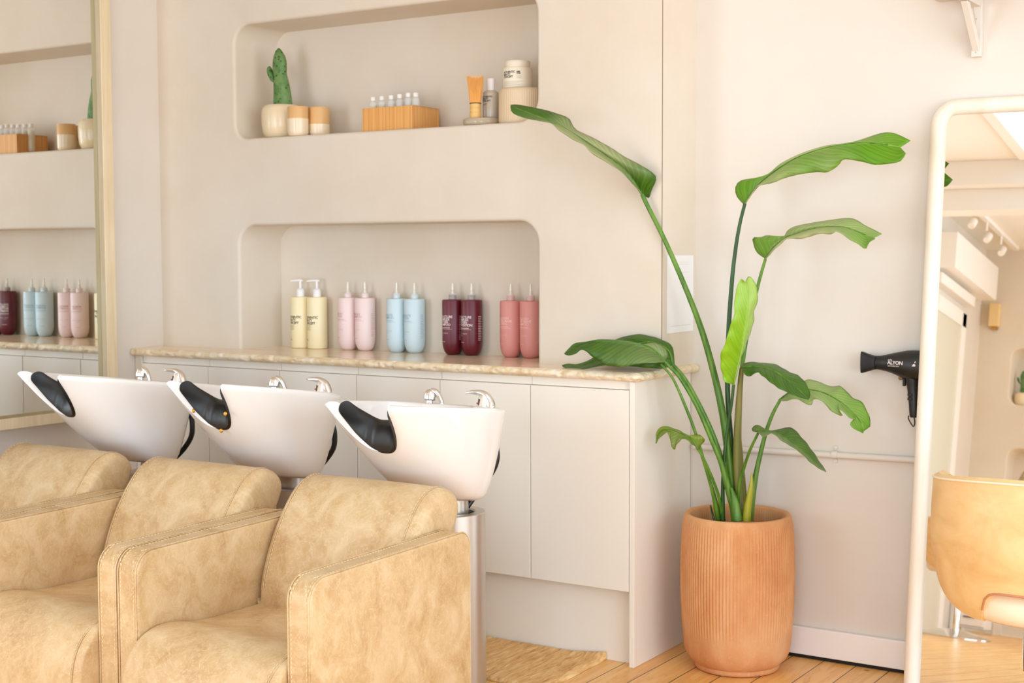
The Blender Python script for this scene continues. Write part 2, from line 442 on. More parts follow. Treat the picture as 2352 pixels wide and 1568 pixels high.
# pipe along the alcove wall with its clips
t = thing('wall_pipe', 'thin white painted pipe clipped along the alcove wall behind the plant', 'pipe')
pa, pb = at(1588, 1025, YA-.012), at(2150, 1059, YA-.012); pa[0] = .016; pb = pa+(pb-pa)*2.2
b = MB(); b.tube([tuple(pa), tuple(pb)], .0098, 12); b.build('pipe', M_wall, t, smooth=60)
pc = at(1917, 1044, YA-.012)
b = MB()
for k in range(10):
    a = PI*k/9
b.lathe([(.0115, -.009), (.0122, 0), (.0115, .009)], 16, (pc[0], pc[1], pc[2]), axis='x')
for s in (-1, 1):
    b.lathe([(.0, .0), (.007, .0), (.006, .003), (0, .0035)], 14, (pc[0], 0, pc[2]+s*.02), cap=False, axis='y')
clip = b
vv = []
for p in clip.v: vv.append(p if abs(p[1]) > .1 else (p[0], YA-.001-p[1], p[2]))
clip.v = vv
clip.build('pipe_clip', M_wall, t, smooth=50)

# shelf with a bracket, top right
t = thing('wall_shelf', 'white painted shelf board with wooden bracket high above the standing mirror', 'shelf')
b = MB(); b.box(.775, 2.2, .20, YA-.001, 1.965, 1.985); b.build('board', M_wall, t, smooth=0, bevel=.002)
br = MB(); br.box(.874, .902, .366, YA-.001, 1.800, 1.963); br.box(.874, .902, .22, .366, 1.938, 1.963)
br = br.build('bracket', M_wall, t, smooth=0, bevel=.002)
b = MB(); b.prism([(.366, 1.815), (.366, 1.845), (.262, 1.937), (.236, 1.937)], .878, .898); b.build('brace', M_wall, br, smooth=0, bevel=.002)
for zz in (1.812, 1.905):
    b = MB(); b.lathe([(.0025, 0), (.0025, .001)], 10, (.888, .3655, zz), axis='y'); b.build('screw', M_steel, br)

# notice on the return of the niche wall
t = thing('paper_notice', 'white paper sheet with faint ruled lines pinned beside the niche wall corner', 'notice')
b = MB(); b.box(.0135, .0145, .187, .372, 1.003, 1.243); b.build('sheet', M_paper, t, smooth=0)
M_faint = mat('faint_ink', (206, 196, 190), .6)
for z0, z1, y0, y1 in ((1.0235, 1.0245, .21, .35), (1.215, 1.2155, .27, .34), (1.2215, 1.222, .27, .34), (1.19, 1.1905, .28, .34)):
    b = MB(); b.box(.0146, .0149, y0, y1, z0, z1); b.build('ruled_line', M_faint, t, smooth=0)

# ------------------------------------------------------------------ cabinets and worktop
jx = [-2.10, -1.753, -1.407, -1.060, -.713, -.3665, -.0175]
names = ['first from the left wall', 'second from the left wall', 'third from the left wall', 'third from the right end', 'second from the right end', 'at the right end by the plant pot']
for k in range(6):
    x0, x1 = jx[k], jx[k+1]; g = .0015
    t = thing('base_cabinet', 'cream handleless cabinet under the worktop, '+names[k], 'cabinet', (0, 0, 0), 0, 'cabinets below the worktop')
    b = MB(); b.box(x0+.001, x1-.001, .034, .36, .236, .866); b.build('carcass', M_cab, t, smooth=0)
    b = MB(); b.box(x0+g, x1-g, 0, .018, .231, .841); b.build('door', M_cab, t, smooth=0, bevel=.0012, seg=2)
    b = MB(); b.box(x0+g*.6, x1-g*.6, .012, .033, .8425, .8675); b.build('top_rail', M_cab, t, smooth=0)
    if k == 5:
        b = MB(); b.box(-.0165, 0, .0, YA-.004, .0005, .8675); b.build('end_panel', M_cab, t, smooth=0, bevel=.001, seg=2)
    if k == 0:
        b = MB(); b.box(XL+.002, x0-.002, .004, .03, .0005, .8675); b.build('filler_strip', M_cab, t, smooth=0)
b = MB(); b.box(-2.13, -.018, .04, .058, .0005, .2345); tag(b.build('plinth', M_cab, smooth=0), 'recessed cream plinth board below the cabinet doors, behind the rug', 'plinth')

def worktop():
    t = thing('worktop', 'long cream marble worktop with a chipped rounded edge along the cabinets', 'worktop')
    y0, x1 = -.022, .030
    b = MB(); b.box(XL+.001, x1-.016, y0+.016, YA-.003, .869, ZT); b.build('slab', M_stone, t, smooth=0)
    path = [(XL+.004, y0)]
    n = 420
    for k in range(1, n): path.append((XL+.004+(x1-.03-XL-.004)*k/n, y0))
    for k in range(13): a = -.5*PI+.5*PI*k/12; path.append((x1-.03+.03*math.cos(a), y0+.03+.03*math.sin(a)))
    for k in range(1, 61): path.append((x1, y0+.03+(YA-.004-y0-.03)*k/60))
    rows = []
    for i, (x, y) in enumerate(path):
        p, q = path[max(i-1, 0)], path[min(i+1, len(path)-1)]
        tx, ty = q[0]-p[0], q[1]-p[1]; L = math.hypot(tx, ty); nx, ny = ty/L, -tx/L
        row = []
        for j in range(13):
            a = .5*PI-PI*j/12
            v = Vector((x*26, y*26, j*.16))
            c = noise.voronoi(v*1.25)[0][0]
            d = .0022*noise.noise(v*1.3)-.0075*max(0, .42-c)*2.2
            if j in (0, 12): d = 0
            r = .016+d
            row.append((x-nx*.016+nx*(r*math.cos(a)), y-ny*.016+ny*(r*math.cos(a)), .88275+(.01375+d*.6)*math.sin(a)))
        rows.append(row)
    b = MB(); b.grid(rows); b.ngon(rows[0]); b.ngon(rows[-1][::-1])
    b.build('chipped_edge', M_chip, t, smooth=28)
worktop()

# rug
def rug():
    x0, x1, y0, y1 = -1.98, -.112, -.333, .033
    NX, NY = 180, 60; top = []; 
    for j in range(NY+1):
        row = []
        for i in range(NX+1):
            u, v = i/NX, j/NY
            x = x0+(x1-x0)*u; y = y0+(y1-y0)*v
            x += .004*noise.noise(Vector((y*9, 3, 1)))*(u > .9); y += .004*noise.noise(Vector((x*9, 7, 1)))*(v > .9)
            z = .009+.0035*abs(math.sin(x*PI/.017))+.002*noise.noise(Vector((x*60, y*20, 0)))
            e = min(1, (1-u)*NX/1.5, (1-v)*NY/1.5, u*NX/1.5, v*NY/1.5); z *= .35+.65*e
            cu = max(0, (u-.93)/.07)*max(0, (v-.9)/.1); z += .016*cu+.006*max(0, (v-.96)/.04)
            row.append((x, y, z))
        top.append(row)
    b = MB(); b.grid(top)
    ring = top[0]+[r[-1] for r in top[1:]]+top[-1][-2::-1]+[r[0] for r in top[-2:0:-1]]
    b.grid([ring, [(p[0], p[1], .0008) for p in ring]], cv=True)
    tag(b.build('jute_rug', M_jute, smooth=80), 'flat braided tan jute rug on the boards in front of the plinth', 'rug')
rug()

# ------------------------------------------------------------------ left wall mirror
def wall_mirror():
    t = thing('wall_mirror', 'large mirror in a pale wood frame on the left wall', 'mirror')
    xg, xf, zb, zt, yr, yl = -2.095, -2.070, .657, 2.6, -.139, -2.4
    fw = .048
    b = MB()
    b.box(XL+.001, xf, yl, yr, zb, zb+fw*.75); b.box(XL+.001, xf, yl, yr, zt-fw, zt)
    b.box(XL+.001, xf, yr-fw, yr, zb+fw*.75, zt-fw); b.box(XL+.001, xf, yl, yl+fw, zb+fw*.75, zt-fw)
    b.build('frame', M_framewood, t, smooth=0, bevel=.003)
    y0, y1, z0, z1 = yl+fw, yr-fw, zb+fw*.75, zt-fw; w = .022
    b = MB(); b.add([(xg, y0+w, z0+w*.5), (xg, y1-w, z0+w*.5), (xg, y1-w, z1-w), (xg, y0+w, z1-w)], [(0, 1, 2, 3)])
    g = b.build('glass', M_mirror, t, smooth=0)
    b = MB()
    o = [(xg-.0035, y0, z0), (xg-.0035, y1, z0), (xg-.0035, y1, z1), (xg-.0035, y0, z1)]
    n = [(xg, y0+w, z0+w*.5), (xg, y1-w, z0+w*.5), (xg, y1-w, z1-w), (xg, y0+w, z1-w)]
    b.grid([o, n], cv=True); b.build('bevelled_edge', M_bevel, t, smooth=0)
    b = MB(); b.box(XL+.001, xg-.004, y0-.01, y1+.01, z0-.01, z1+.01); b.build('backing', M_framewood, t, smooth=0)
wall_mirror()

# ------------------------------------------------------------------ standing mirror
def standing_mirror():
    th = math.radians(6.6)
    t = thing('standing_mirror', 'tall mirror with a rounded pale pink wood frame leaning on the alcove wall', 'mirror', (.765, .169, 0))
    t.rotation_euler = (-th, 0, 0)
    Wd, H, r = 1.05, 1.698, .024
    out = rrect(r, Wd-r, .012, H-r, (.004, .004, .05, .05), 8)
    rows = []
    n = len(out)
    for i, (x, z) in enumerate(out):
        p, q = out[i-1], out[(i+1) % n]; tx, tz = q[0]-p[0], q[1]-p[1]; L = math.hypot(tx, tz); nx, nz = tz/L, -tx/L
        rows.append([(x+nx*r*math.cos(a), .012-.024*math.sin(a), max(.0035, z+nz*r*math.cos(a)*(.45 if z < .1 else 1))) for a in [2*PI*k/16 for k in range(16)]])
    b = MB(); b.grid(rows, cu=True, cv=True); b.build('frame', M_pinkwood, t, smooth=60)
    b = MB(); b.add([(x, .006, z) for x, z in rrect(r*1.6, Wd-r*1.6, .02, H-r*1.6, (.004, .004, .04, .04), 6)], [tuple(range(28))]); b.build('glass', M_mirror, t, smooth=0)
    b = MB(); b.box(r, Wd-r, .014, .02, r, H-r); b.build('backing', M_pinkwood, t, smooth=0)
    rr = r*1.55
    b = MB()
    ou, inn = rrect(rr-.004, Wd-rr+.004, .016, H-rr+.004, (.006, .006, .042, .042), 6), rrect(rr+.004, Wd-rr-.004, .024, H-rr-.004, (.003, .003, .036, .036), 6)
    b.grid([[(x, .004, z) for x, z in ou], [(x, -.004, z) for x, z in ou], [(x, -.004, z) for x, z in inn], [(x, .005, z) for x, z in inn]], cv=True)
    b.build('inner_bead', M_trim, t, smooth=40)
standing_mirror()
# ------------------------------------------------------------------ shampoo chairs
def smooth_closed(prof, n):
    P = spline([prof[-1]]+list(prof)+[prof[0]], n*2+1)
    return None
def arc_prof(corners):
    """closed (y, z) outline; each corner (y, z, radius)"""
    out = []; n = len(corners)
    for i, (y, z, r) in enumerate(corners):
        if r <= 0: out.append((y, z)); continue
        a = Vector((corners[i-1][0]-y, corners[i-1][1]-z)).normalized(); c = Vector((corners[(i+1) % n][0]-y, corners[(i+1) % n][1]-z)).normalized()
        ang = a.angle(c); d = r/math.tan(ang/2); p0 = Vector((y, z))+a*d; p1 = Vector((y, z))+c*d
        ctr = Vector((y, z))+(a+c).normalized()*(r/math.sin(ang/2))
        a0 = math.atan2(p0.y-ctr.y, p0.x-ctr.x); a1 = math.atan2(p1.y-ctr.y, p1.x-ctr.x)
        da = (a1-a0+PI) % (2*PI)-PI
        for k in range(11): q = a0+da*k/10; out.append((ctr.x+r*math.cos(q), ctr.y+r*math.sin(q)))
    return out
def pad(prof, x0, x1, e, puff=0.0, nx=16):
    """upholstered slab: outline in (y, z), pushed along x, its two ends rounded by e"""
    P = np.array(prof); c = P.mean(0)
    T = np.roll(P, -1, 0)-np.roll(P, 1, 0); T /= np.linalg.norm(T, axis=1)[:, None]+1e-9
    N = np.stack([T[:, 1], -T[:, 0]], 1)
    if (N*(P-c)).sum() < 0: N = -N
    st = []
    for k in range(6): a = .5*PI*k/5; st.append((x0+e*(1-math.sin(a)), e*(1-math.cos(a)))) if False else st.append((x0+e*(1-math.cos(a)), e*(1-math.sin(a))))
    for k in range(1, nx): st.append((x0+e+(x1-x0-2*e)*k/nx, 0))
    for k in range(6): a = .5*PI*k/5; st.append((x1-e*(1-math.sin(a)), e*(1-math.cos(a))))
    rows = []
    for x, ins in st:
        u = (x-x0)/(x1-x0); pf = puff*(1-(2*u-1)**4)
        rows.append([(x, p[0], p[1]) for p in P-N*ins+N*pf])
    b = MB(); b.grid(rows, cv=True); b.ngon(rows[0][::-1]); b.ngon(rows[-1]); return b
def stitch(b, pts, step=.0095, ln=.0058, r=.0009):
    P = spline(pts, max(4, int(sum(math.dist(pts[i], pts[i+1]) for i in range(len(pts)-1))/step)))
    for i in range(len(P)-1):
        d = P[i+1]-P[i]; L = np.linalg.norm(d)
        if L > 1e-6: b.tube([tuple(P[i]), tuple(P[i]+d/L*ln)], r, 5)
def shampoo_chair():
    t = thing('shampoo_chair', 'tan leather shampoo armchair nearest the camera, its whole right arm showing', 'chair', (0, 0, 0), 0, 'shampoo chairs in a row')
    yf, yb, za = -1.419, -.800, .548
    arm = arc_prof([(yf, .0008, 0), (yf, za-.004, .055), (yb, za+.004, .04), (yb, .0008, 0)])
    for (x0, x1) in ((-.6535, -.5865), (-.113, -.0465)):
        o = pad(arm, x0, x1, .007, 0, 6).build('arm', M_leather, t, smooth=50)
        for x, s in ((x0+.004, -1), (x1-.004, 1)):
            pb = MB(); sb = MB()
            pts = [(x, p[0], p[1]) for p in arm[1:-1]]
            c = np.array([-1.1, .27])
            P = [(p[0]+s*.0008, p[1]+(.0014 if p[2] < .49 and p[1] > -1.1 else 0)-(.0010 if p[1] < -1.35 else 0), p[2]+.0012) for p in pts]
            pb.tube([(P[0][0], P[0][1], .002)]+P+[(P[-1][0], P[-1][1], .002)], .0019, 6)
            q = x-s*.0075
            run = [(q, yf-.0004, .01), (q, yf-.0004, za-.062)]+[(q, p[1], p[2]+.0004) for p in pts[2:10]]+[(q, yf+.07, za-.0025), (q, yb-.05, za+.0035)]
            stitch(sb, run)
            pb.build('piping', M_leather, o, smooth=60); sb.build('stitching', M_thread, o, smooth=0)
    X0, X1 = -.5845, -.115
    seat = spline([(-.985, .338), (-1.10, .338), (-1.20, .340), (-1.27, .349), (-1.33, .3605), (-1.385, .357), (-1.432, .336), (-1.466, .295), (-1.482, .24), (-1.486, .16), (-1.484, .06)], 40)
    seat = [tuple(p) for p in seat]+[(-1.47, .03), (-1.0, .03)]
    so = pad(seat, X0, X1, .012, .004).build('seat', M_leather, t, smooth=50)
    sb = MB(); pb = MB()
    xx = X1-.022
    ln = [(xx, p[0], p[1]+.0042) if k < 22 else (xx, p[0]-.0042, p[1]) for k, p in enumerate(seat[:38])]
    pb.tube(ln, .0015, 6)
    stitch(sb, [(q[0]-.006, q[1], q[2]+.0002) for q in ln[8:]], .011, .005)
    pb.build('piping', M_leather, so, smooth=60); sb.build('stitching', M_thread, so, smooth=0)
    back = spline([(-1.012, .325), (-1.006, .40), (-.972, .49), (-.925, .567), (-.875, .623), (-.83, .648), (-.79, .650), (-.755, .632), (-.738, .600), (-.747, .566), (-.775, .52), (-.835, .42), (-.875, .325)], 48)
    back = [tuple(p) for p in back]
    bo = pad(back, X0+.0005, X1+.0005, .026, .004).build('backrest', M_leather, t, smooth=60)
    for xx, hol in ((X1-.034, False), (X0+.026, True)):
        ln = []; sb = MB(); pb = MB()
        for k, p in enumerate(back[3:33]):
            a, c = back[2+k], back[4+k]; ty, tz = c[0]-a[0], c[1]-a[1]; L = math.hypot(ty, tz)
            ln.append((xx, p[0]-tz/L*.0036, p[1]+ty/L*.0036))
        pb.tube(ln, .0011, 6)
        stitch(sb, [(q[0]-.006*(1 if not hol else -1), q[1], q[2]) for q in ln], .011, .005, .0008)
        pb.build('piping', M_leather, bo, smooth=60); sb.build('stitching', M_thread, bo, smooth=0)
    fr = arc_prof([(-.875, .05, 0), (-.845, .40, 0), (-.80, .565, .02), (-.765, .552, .02), (-.80, .05, 0)])
    pad(fr, X0+.003, X1-.002, .012, 0, 4).build('back_panel', M_leather, t, smooth=50)
    b = MB(); b.box(X0+.02, X1-.02, -1.44, -.84, .0006, .028); b.build('base', M_bplastic2, t, smooth=0)
    return t
chair = shampoo_chair()
for k, lab in ((1, 'tan leather shampoo armchair between its two twins, below the basin with gold studs'), (2, 'tan leather shampoo armchair farthest left, next to the wall mirror')):
    c = dup(chair); c.location = (-.609*k, 0, 0); c['label'] = lab

# ------------------------------------------------------------------ wash basins
A_, B_, TAP, NB, HB = .19, .29, .15, 2.5, .255
def rim(ph):
    c, s = math.cos(ph), math.sin(ph)
    x = A_*math.copysign(abs(c)**(2/NB), c); y = B_*math.copysign(abs(s)**(2/NB), s)
    return x*(1+TAP*y/B_), y
def drop(x, y):
    if y > 0: return 0
    w = .097; q = min(1, abs(x-.004)/w)
    return .118*(1-q**3.2)**.62
def outer(ph, t):
    x, y = rim(ph); bx, by = .094*math.cos(ph), .172+.088*math.sin(ph)
    fr = .5-.5*math.sin(ph)                      # 1 at the front, 0 at the back
    p = .50+.38*fr**1.2
    g = t**p; gx = t**(p-.36*fr-.08)
    return bx+(x-bx)*gx, by+(y-by)*g, -HB+HB*t
def wash_basin():
    t = thing('wash_basin', 'white ceramic wash basin nearest the camera with plain black neck rest', 'basin', (0, 0, 0), 0, 'shampoo basins in a row')
    N = 144
    phs = [2*PI*k/N for k in range(N)]
    # denser sampling in front
    phs = []
    for k in range(200):
        u = k/200; phs.append(2*PI*u)
    tm = []
    for ph in phs:
        x, y = rim(ph); tm.append(1-drop(x, y)/HB)
    rows = []
    for i in range(30):
        s = i/29
        rows.append([outer(ph, max(1e-4, tm[k]*s)) for k, ph in enumerate(phs)])
    def thick(ph, k):
        sn = math.sin(ph); x, y = rim(ph)
        dk = min(1, max(0, (-sn-.35)/.3))
        return .022+.085*min(1, max(0, (sn-.35)/.45))+.026*dk
    def inward(ph, k, tt, th, dz=0):
        x, y, z = outer(ph, tt)
        vx, vy = -x, .04-y; L = math.hypot(vx, vy) or 1; th = min(th, L*.8)
        return (x+vx/L*th, y+vy/L*th, z+dz)
    for d, dz in ((.06, .005), (.2, .0085), (.4, .0095), (.6, .0095), (.8, .0085), (.94, .005), (1.0, -.004)):
        rows.append([inward(ph, k, tm[k], d*thick(ph, k), dz) for k, ph in enumerate(phs)])
    for i in range(1, 15):
        s = i/14; r = []
        for k, ph in enumerate(phs):
            tt = tm[k]*(1-s)+.30*s
            r.append(inward(ph, k, tt, thick(ph, k)*(1-.25*s)+.010*s, -.004*(1-s)))
        rows.append(r)
    last = rows[-1]; cx_ = sum(p[0] for p in last)/len(last); cy_ = sum(p[1] for p in last)/len(last)
    for g, dz in ((.7, -.012), (.35, -.018), (.1, -.02)):
        rows.append([(cx_+(p[0]-cx_)*g, cy_+(p[1]-cy_)*g, p[2]+dz) for p in last])
    b = MB(); b.grid(rows, cv=True); b.ngon(rows[-1]); b.ngon(rows[0][::-1])
    bowl = b.build('bowl', M_ceramic, t, smooth=80)
    # neck rest filling the notch
    K = [k for k, ph in enumerate(phs) if drop(*rim(ph)) > .0015]
    K.sort(key=lambda k: rim(phs[k])[0])
    path = spline([inward(phs[k], k, tm[k], .038-.042*((i_+1)/len(K))**.6, .004) for i_, k in enumerate(K)], 60)
    rows = []
    for i, p in enumerate(path):
        u = i/59; nrm = np.array([p[0]*.6, p[1]-.04, 0.]); nrm /= np.linalg.norm(nrm)
        e = min(1, min(u, 1-u)/.025)**.5
        h = .012+.070*math.sin(PI*min(1, max(0, u)))**1.1+.022*(1-u)**5
        q = 1.0+.10*math.exp(-((u-.36)/.012)**2)
        bl = .006*math.sin(PI*u)+.009*math.exp(-u/.10)
        dn = -.010*min(1, u/.4); sec = [(.008+bl, dn), (.011+bl, h*.25), (.011+bl, h*.6), (.004+bl*.5, h*.92), (-.006, h), (-.018, h*.95), (-.028, h*.7), (-.032, h*.2), (-.030, -.012), (-.016, -.012), (-.004, -.008)]
        rows.append([tuple(p+nrm*(a*e*q)+np.array([0, 0, c*(e if c > 0 else 1)])) for a, c in sec])
    b = MB(); b.grid(rows, cv=True); b.ngon(rows[0][::-1]); b.ngon(rows[-1])
    nr = b.build('neck_rest', M_gel, t, smooth=70, sub=1)
    return t, nr
def basin_fittings(t, zc):
    """pedestal, taps and hose; local to the basin, whose bowl centre stands zc above the floor"""
    yc = .185
    b = MB(); b.lathe([(.080, -HB-.006), (.083, -HB+.004), (.06, -HB+.012)], 32, (0, yc, 0)); b.build('collar', M_ceramic, t, smooth=50)
    b = MB(); b.lathe([(.046, -HB-.14), (.046, -HB+.002)], 28, (0, yc, 0)); b.build('column', M_steel, t, smooth=50)
    b = MB(); b.lathe([(.094, -zc+.0006), (.094, -HB-.062), (.092, -HB-.060), (.066, -HB-.060), (.062, -HB-.064), (.055, -HB-.17), (0, -HB-.17)], 40, (0, yc, 0)); b.build('pedestal', M_steel, t, smooth=40)
def tap_parts(t):
    # mixer with a swept lever
    mx, my = .088, .215
    b = MB(); b.lathe([(.021, -.004), (.021, .006), (.0185, .012), (.0165, .03), (.012, .040), (0, .042)], 24, (mx, my, 0)); m = b.build('mixer_tap', M_chrome, t, smooth=50)
    pts = spline([(-.050, -.018, .046), (-.03, -.010, .0475), (-.008, -.002, .046), (.010, .002, .036), (.020, .004, .018), (.022, .004, .004)], 20)
    rs = [.0025+.0125*(k/19)**.75 for k in range(20)]
    b = MB(); b.tube([(mx+p[0], my+p[1], p[2]) for p in pts], rs, 12, flat=1.0); b.build('lever', M_chrome, m, smooth=60)
    b = MB(); b.box(mx-.0065, mx-.003, my-.0185, my-.0165, .006, .030); b.build('indicator', M_bplastic, m, smooth=0, bevel=.001)
    b = MB(); b.lathe([(.0028, 0), (.0028, .001)], 12, (mx-.009, my-.0192, .017), axis='y'); b.build('hot_mark', M_red, m)
    # hand shower in its rest
    sx, sy = -.088, .205
    b = MB(); b.lathe([(.014, -.004), (.012, .004), (.0105, .012), (.0105, .020)], 20, (sx-.004, sy, 0)); sh = b.build('hand_shower', M_chrome, t, smooth=50)
    b = MB()
    b.lathe([(.013, .016), (.0185, .020), (.0185, .03), (.016, .042), (.009, .048), (0, .0495)], 24, (sx-.004, sy, 0)); b.build('spray_head', M_chrome, sh, smooth=50)
    pts = spline([(0, 0, .044), (.012, .002, .042), (.024, .004, .030), (.034, .006, .012), (.038, .008, -.002)], 14)
    b = MB(); b.tube([(sx+p[0], sy+p[1], p[2]) for p in pts], [.009, .009, .0088, .0086, .0084, .008, .0078, .0074, .007, .0068, .0066, .0062, .006, .006], 12); b.build('hose_arc', M_chrome, sh, smooth=60)
def hose(t, pts):
    b = MB(); b.tube(spline(pts, 30), .0085, 10); b.build('hose', M_rubber, t, smooth=60)
    P = spline(pts, 30)
    b = MB(); b.tube([(p[0]-.020, p[1]-.014, p[2]-.002) for p in P[12:28]], .0055, 8); b.build('chrome_pipe', M_chrome, t, smooth=60)
def make_basin(first, cx, cy, z, tilt, yaw, hp, label):
    """bowl, rest and taps tilt; the pedestal stays upright because it is built back-tilted"""
    t, nr = wash_basin()
    t['label'] = label
    t.location = (cx, cy, z); t.rotation_euler = (0, 0, yaw)
    tap_parts(t)
    Rm = Matrix.Rotation(-tilt, 4, 'X')
    for o in list(t.children):
        for q in [o]+list(o.children):
            q.data.transform(Rm)
    basin_fittings(t, z)
    hose(t, hp)
    return t, nr
hp = [(.100, .262, -.135), (.102, .262, -.165), (.094, .258, -.195), (.074, .250, -.230), (.048, .240, -.266), (.030, .215, -.305)]
hp2 = [(.092, .262, -.125), (.100, .262, -.156), (.094, .262, -.2), (.062, .255, -.245), (.03, .235, -.282), (.02, .2, -.31)]
b1, n1 = make_basin(True, -.35, -.632, .832, .10, 0, hp, 'white ceramic wash basin in front, with wrinkled black neck rest')
b2, n2 = make_basin(False, -.959, -.615, .848, .14, .02, hp2, 'white ceramic wash basin whose black neck rest has gold studs')
b3, n3 = make_basin(False, -1.568, -.638, .851, .13, -.10, hp2, 'white ceramic wash basin farthest left, beside the wall mirror')
def stud(u, zz, off):
    me = n2.data
    best = sorted(me.vertices, key=lambda q: (q.co.x-u)**2+(q.co.z-zz)**2+(q.co.y+.30)**2*.3)[0]
    b = MB(); b.lathe([(.0062, 0), (.0062, .002), (.0045, .004), (0, .0045)], 14, (0, 0, 0), axis='y', cap=True)
    c = best.co; b.v = [(c.x+p[0], c.y-p[1]-off, c.z+p[2]) for p in b.v]
    b.build('stud', M_brass, n2)
stud(-.030, -.055, .001); stud(.012, -.104, .002); stud(.066, -.060, .002)

# ------------------------------------------------------------------ lettering
def text_mesh(txt, h, align='LEFT', spacing=1.0, line=1.0, bold=0):
    cu = bpy.data.curves.new('t', 'FONT'); cu.body = txt; cu.size = h; cu.align_x = align
    cu.space_character = spacing; cu.space_line = line; cu.resolution_u = 2; cu.offset = bold
    o = bpy.data.objects.new('t', cu); COL.objects.link(o)
    me = bpy.data.meshes.new_from_object(o)
    V = [tuple(v.co) for v in me.vertices]; F = [tuple(p.vertices) for p in me.polygons]
    bpy.data.objects.remove(o); bpy.data.curves.remove(cu); bpy.data.meshes.remove(me)
    return V, F
class Wrap:
    """collects flat print (x across, y up) and bends it round a bottle of radius r"""
    def __init__(s, r, yr=None): s.r = r; s.yr = yr or r; s.b = MB()
    def put(s, V, F): s.b.add([s.bend(p) for p in V], F)
    def bend(s, p):
        a = p[0]/s.r; return (s.r*1.006*math.sin(a), -s.yr*1.006*math.cos(a), p[1])
    def text(s, txt, x, z, h, **kw):
        V, F = text_mesh(txt, h, **kw); s.put([(p[0]+x, p[1]+z) for p in V], F)
    def bar(s, x0, x1, z0, z1, n=8):
        V = []; F = []
        for k in range(n+1):
            x = x0+(x1-x0)*k/n; V += [(x, z0), (x, z1)]
        F = [(2*k, 2*k+2, 2*k+3, 2*k+1) for k in range(n)]
        s.put(V, F)
def bottle(kind, color, ink, lines, label, x, y, group, foot):
    t = thing('pump_bottle' if kind == 'pump' else 'treatment_bottle', label, 'bottle', (x, y, ZT), 0, group)
    r, yr, h = (.0375, .0375, .193)
    m = bottle_mats[color]
    if kind == 'pump':
        prof = [(.0, 0), (r-.004, 0), (r-.001, .002), (r, .006), (r, h-.006), (r-.002, h-.001), (r-.005, h), (0, h)]
    else:
        prof = [(0, 0), (.018, 0), (.024, .003), (.0305, .012), (.0352, .026), (r, .046), (r, h-.004), (r-.0012, h-.0008), (r-.004, h), (0, h)]
    b = MB(); b.lathe(prof, 44, cap=False); body = b.build('bottle_body', m, t, smooth=40)
    if kind == 'pump':
        b = MB(); b.lathe([(.0152, h), (.0152, h+.022), (.0135, h+.0275), (.008, h+.0315), (.0055, h+.032)], 24); cp = b.build('pump_collar', M_whitep, t, smooth=40)
        b = MB(); b.lathe([(.0048, h+.03), (.0048, h+.058)], 16)
        b.build('pump_stem', M_whitep, cp, smooth=40)
        b = MB(); b.tube(spline([(.010, .004, h+.0605), (-.004, 0, h+.0615), (-.02, -.008, h+.0605), (-.036, -.015, h+.0585)], 10), [.004, .0048, .005, .0048, .0045, .0042, .004, .0038, .0036, .003], 12)
        b.build('pump_spout', M_whitep, cp, smooth=60)
    else:
        cm = M_clear
        b = MB(); b.lathe([(.0135, h), (.0135, h+.014), (.012, h+.0165), (0, h+.0165)], 24, cap=False); nk = b.build('bottle_neck', bottle_mats[color] if color != 'maroon' else bottle_mats['maroon_neck'], t, smooth=40)
        b = MB(); b.lathe([(.0152, h+.001), (.0152, h+.017), (.0145, h+.019), (.010, h+.0195), (.0065, h+.027), (.0048, h+.034), (0, h+.035)], 24, cap=False); b.build('clear_cap', cm, t, smooth=40)
        b = MB(); b.lathe([(.0046, h+.018), (.0036, h+.05), (.0028, h+.057), (0, h+.0575)], 14, cap=False); b.build('nozzle', M_nozzle, t, smooth=40)
    w = Wrap(r, yr)
    lines(w)
    w.b.build('printed_label', ink, body, smooth=0)
    return t
bottle_mats = {
    'cream': mat('cream_bottle', (250, 234, 190), .42), 'pink': mat('pink_bottle', (242, 216, 211), .42), 'blue': mat('blue_bottle', (204, 222, 227), .42),
    'maroon': mat('maroon_bottle', (98, 16, 30), .36), 'maroon_neck': mat('maroon_neck', (116, 62, 66), .4), 'rose': mat('rose_bottle', (216, 142, 132), .42)}
def clear(name, rgb, alpha):
    m = mat(name, rgb, .12); m.node_tree.nodes['Principled BSDF'].inputs['Alpha'].default_value = alpha; return m
M_clear = clear('clear_plastic', (250, 244, 236), .32)
M_nozzle = clear('milky_plastic', (250, 242, 226), .85)
def stripes(w, x, z, n, dz, wd, t=.0006):
    for k in range(n): w.bar(x, x+wd*(1-.22*((k*7) % 3)/2), z-k*dz, z-k*dz+t)
def cream_lines(w):
    w.text('AUTHENTIC\nBEAUTY\nCONCEPT', -.036, .113, .0125, line=.86, spacing=.92, bold=.0003)
    w.text('A.', -.024, .030, .011, bold=.0003)
def cream_small(w):
    stripes(w, -.030, .088, 9, .0024, .033, .0011); stripes(w, -.03, .022, 4, .003, .012, .0007)
def std_lines(head, sub=None, side=True):
    def fn(w):
        n = head.count('\n')+1
        w.text(head, -.0385, .130, .0118, line=.78, spacing=.9, bold=.00012)
        zb = .130-.0092*(n-1)-.0075
        w.bar(-.0385, .012, zb, zb+.0016); w.bar(-.0385, .020, zb-.0042, zb-.0034)
        w.text('FOR HAIR', -.036, .0745, .0066, spacing=1.5)
        stripes(w, -.030, .069, 1, .002, .016, .0006)
        stripes(w, -.030, .046, 1, .002, .022, .0011)
        if side: stripes(w, .0465, .135, 15, .0058, .016, .0014)
    return fn
pb = []
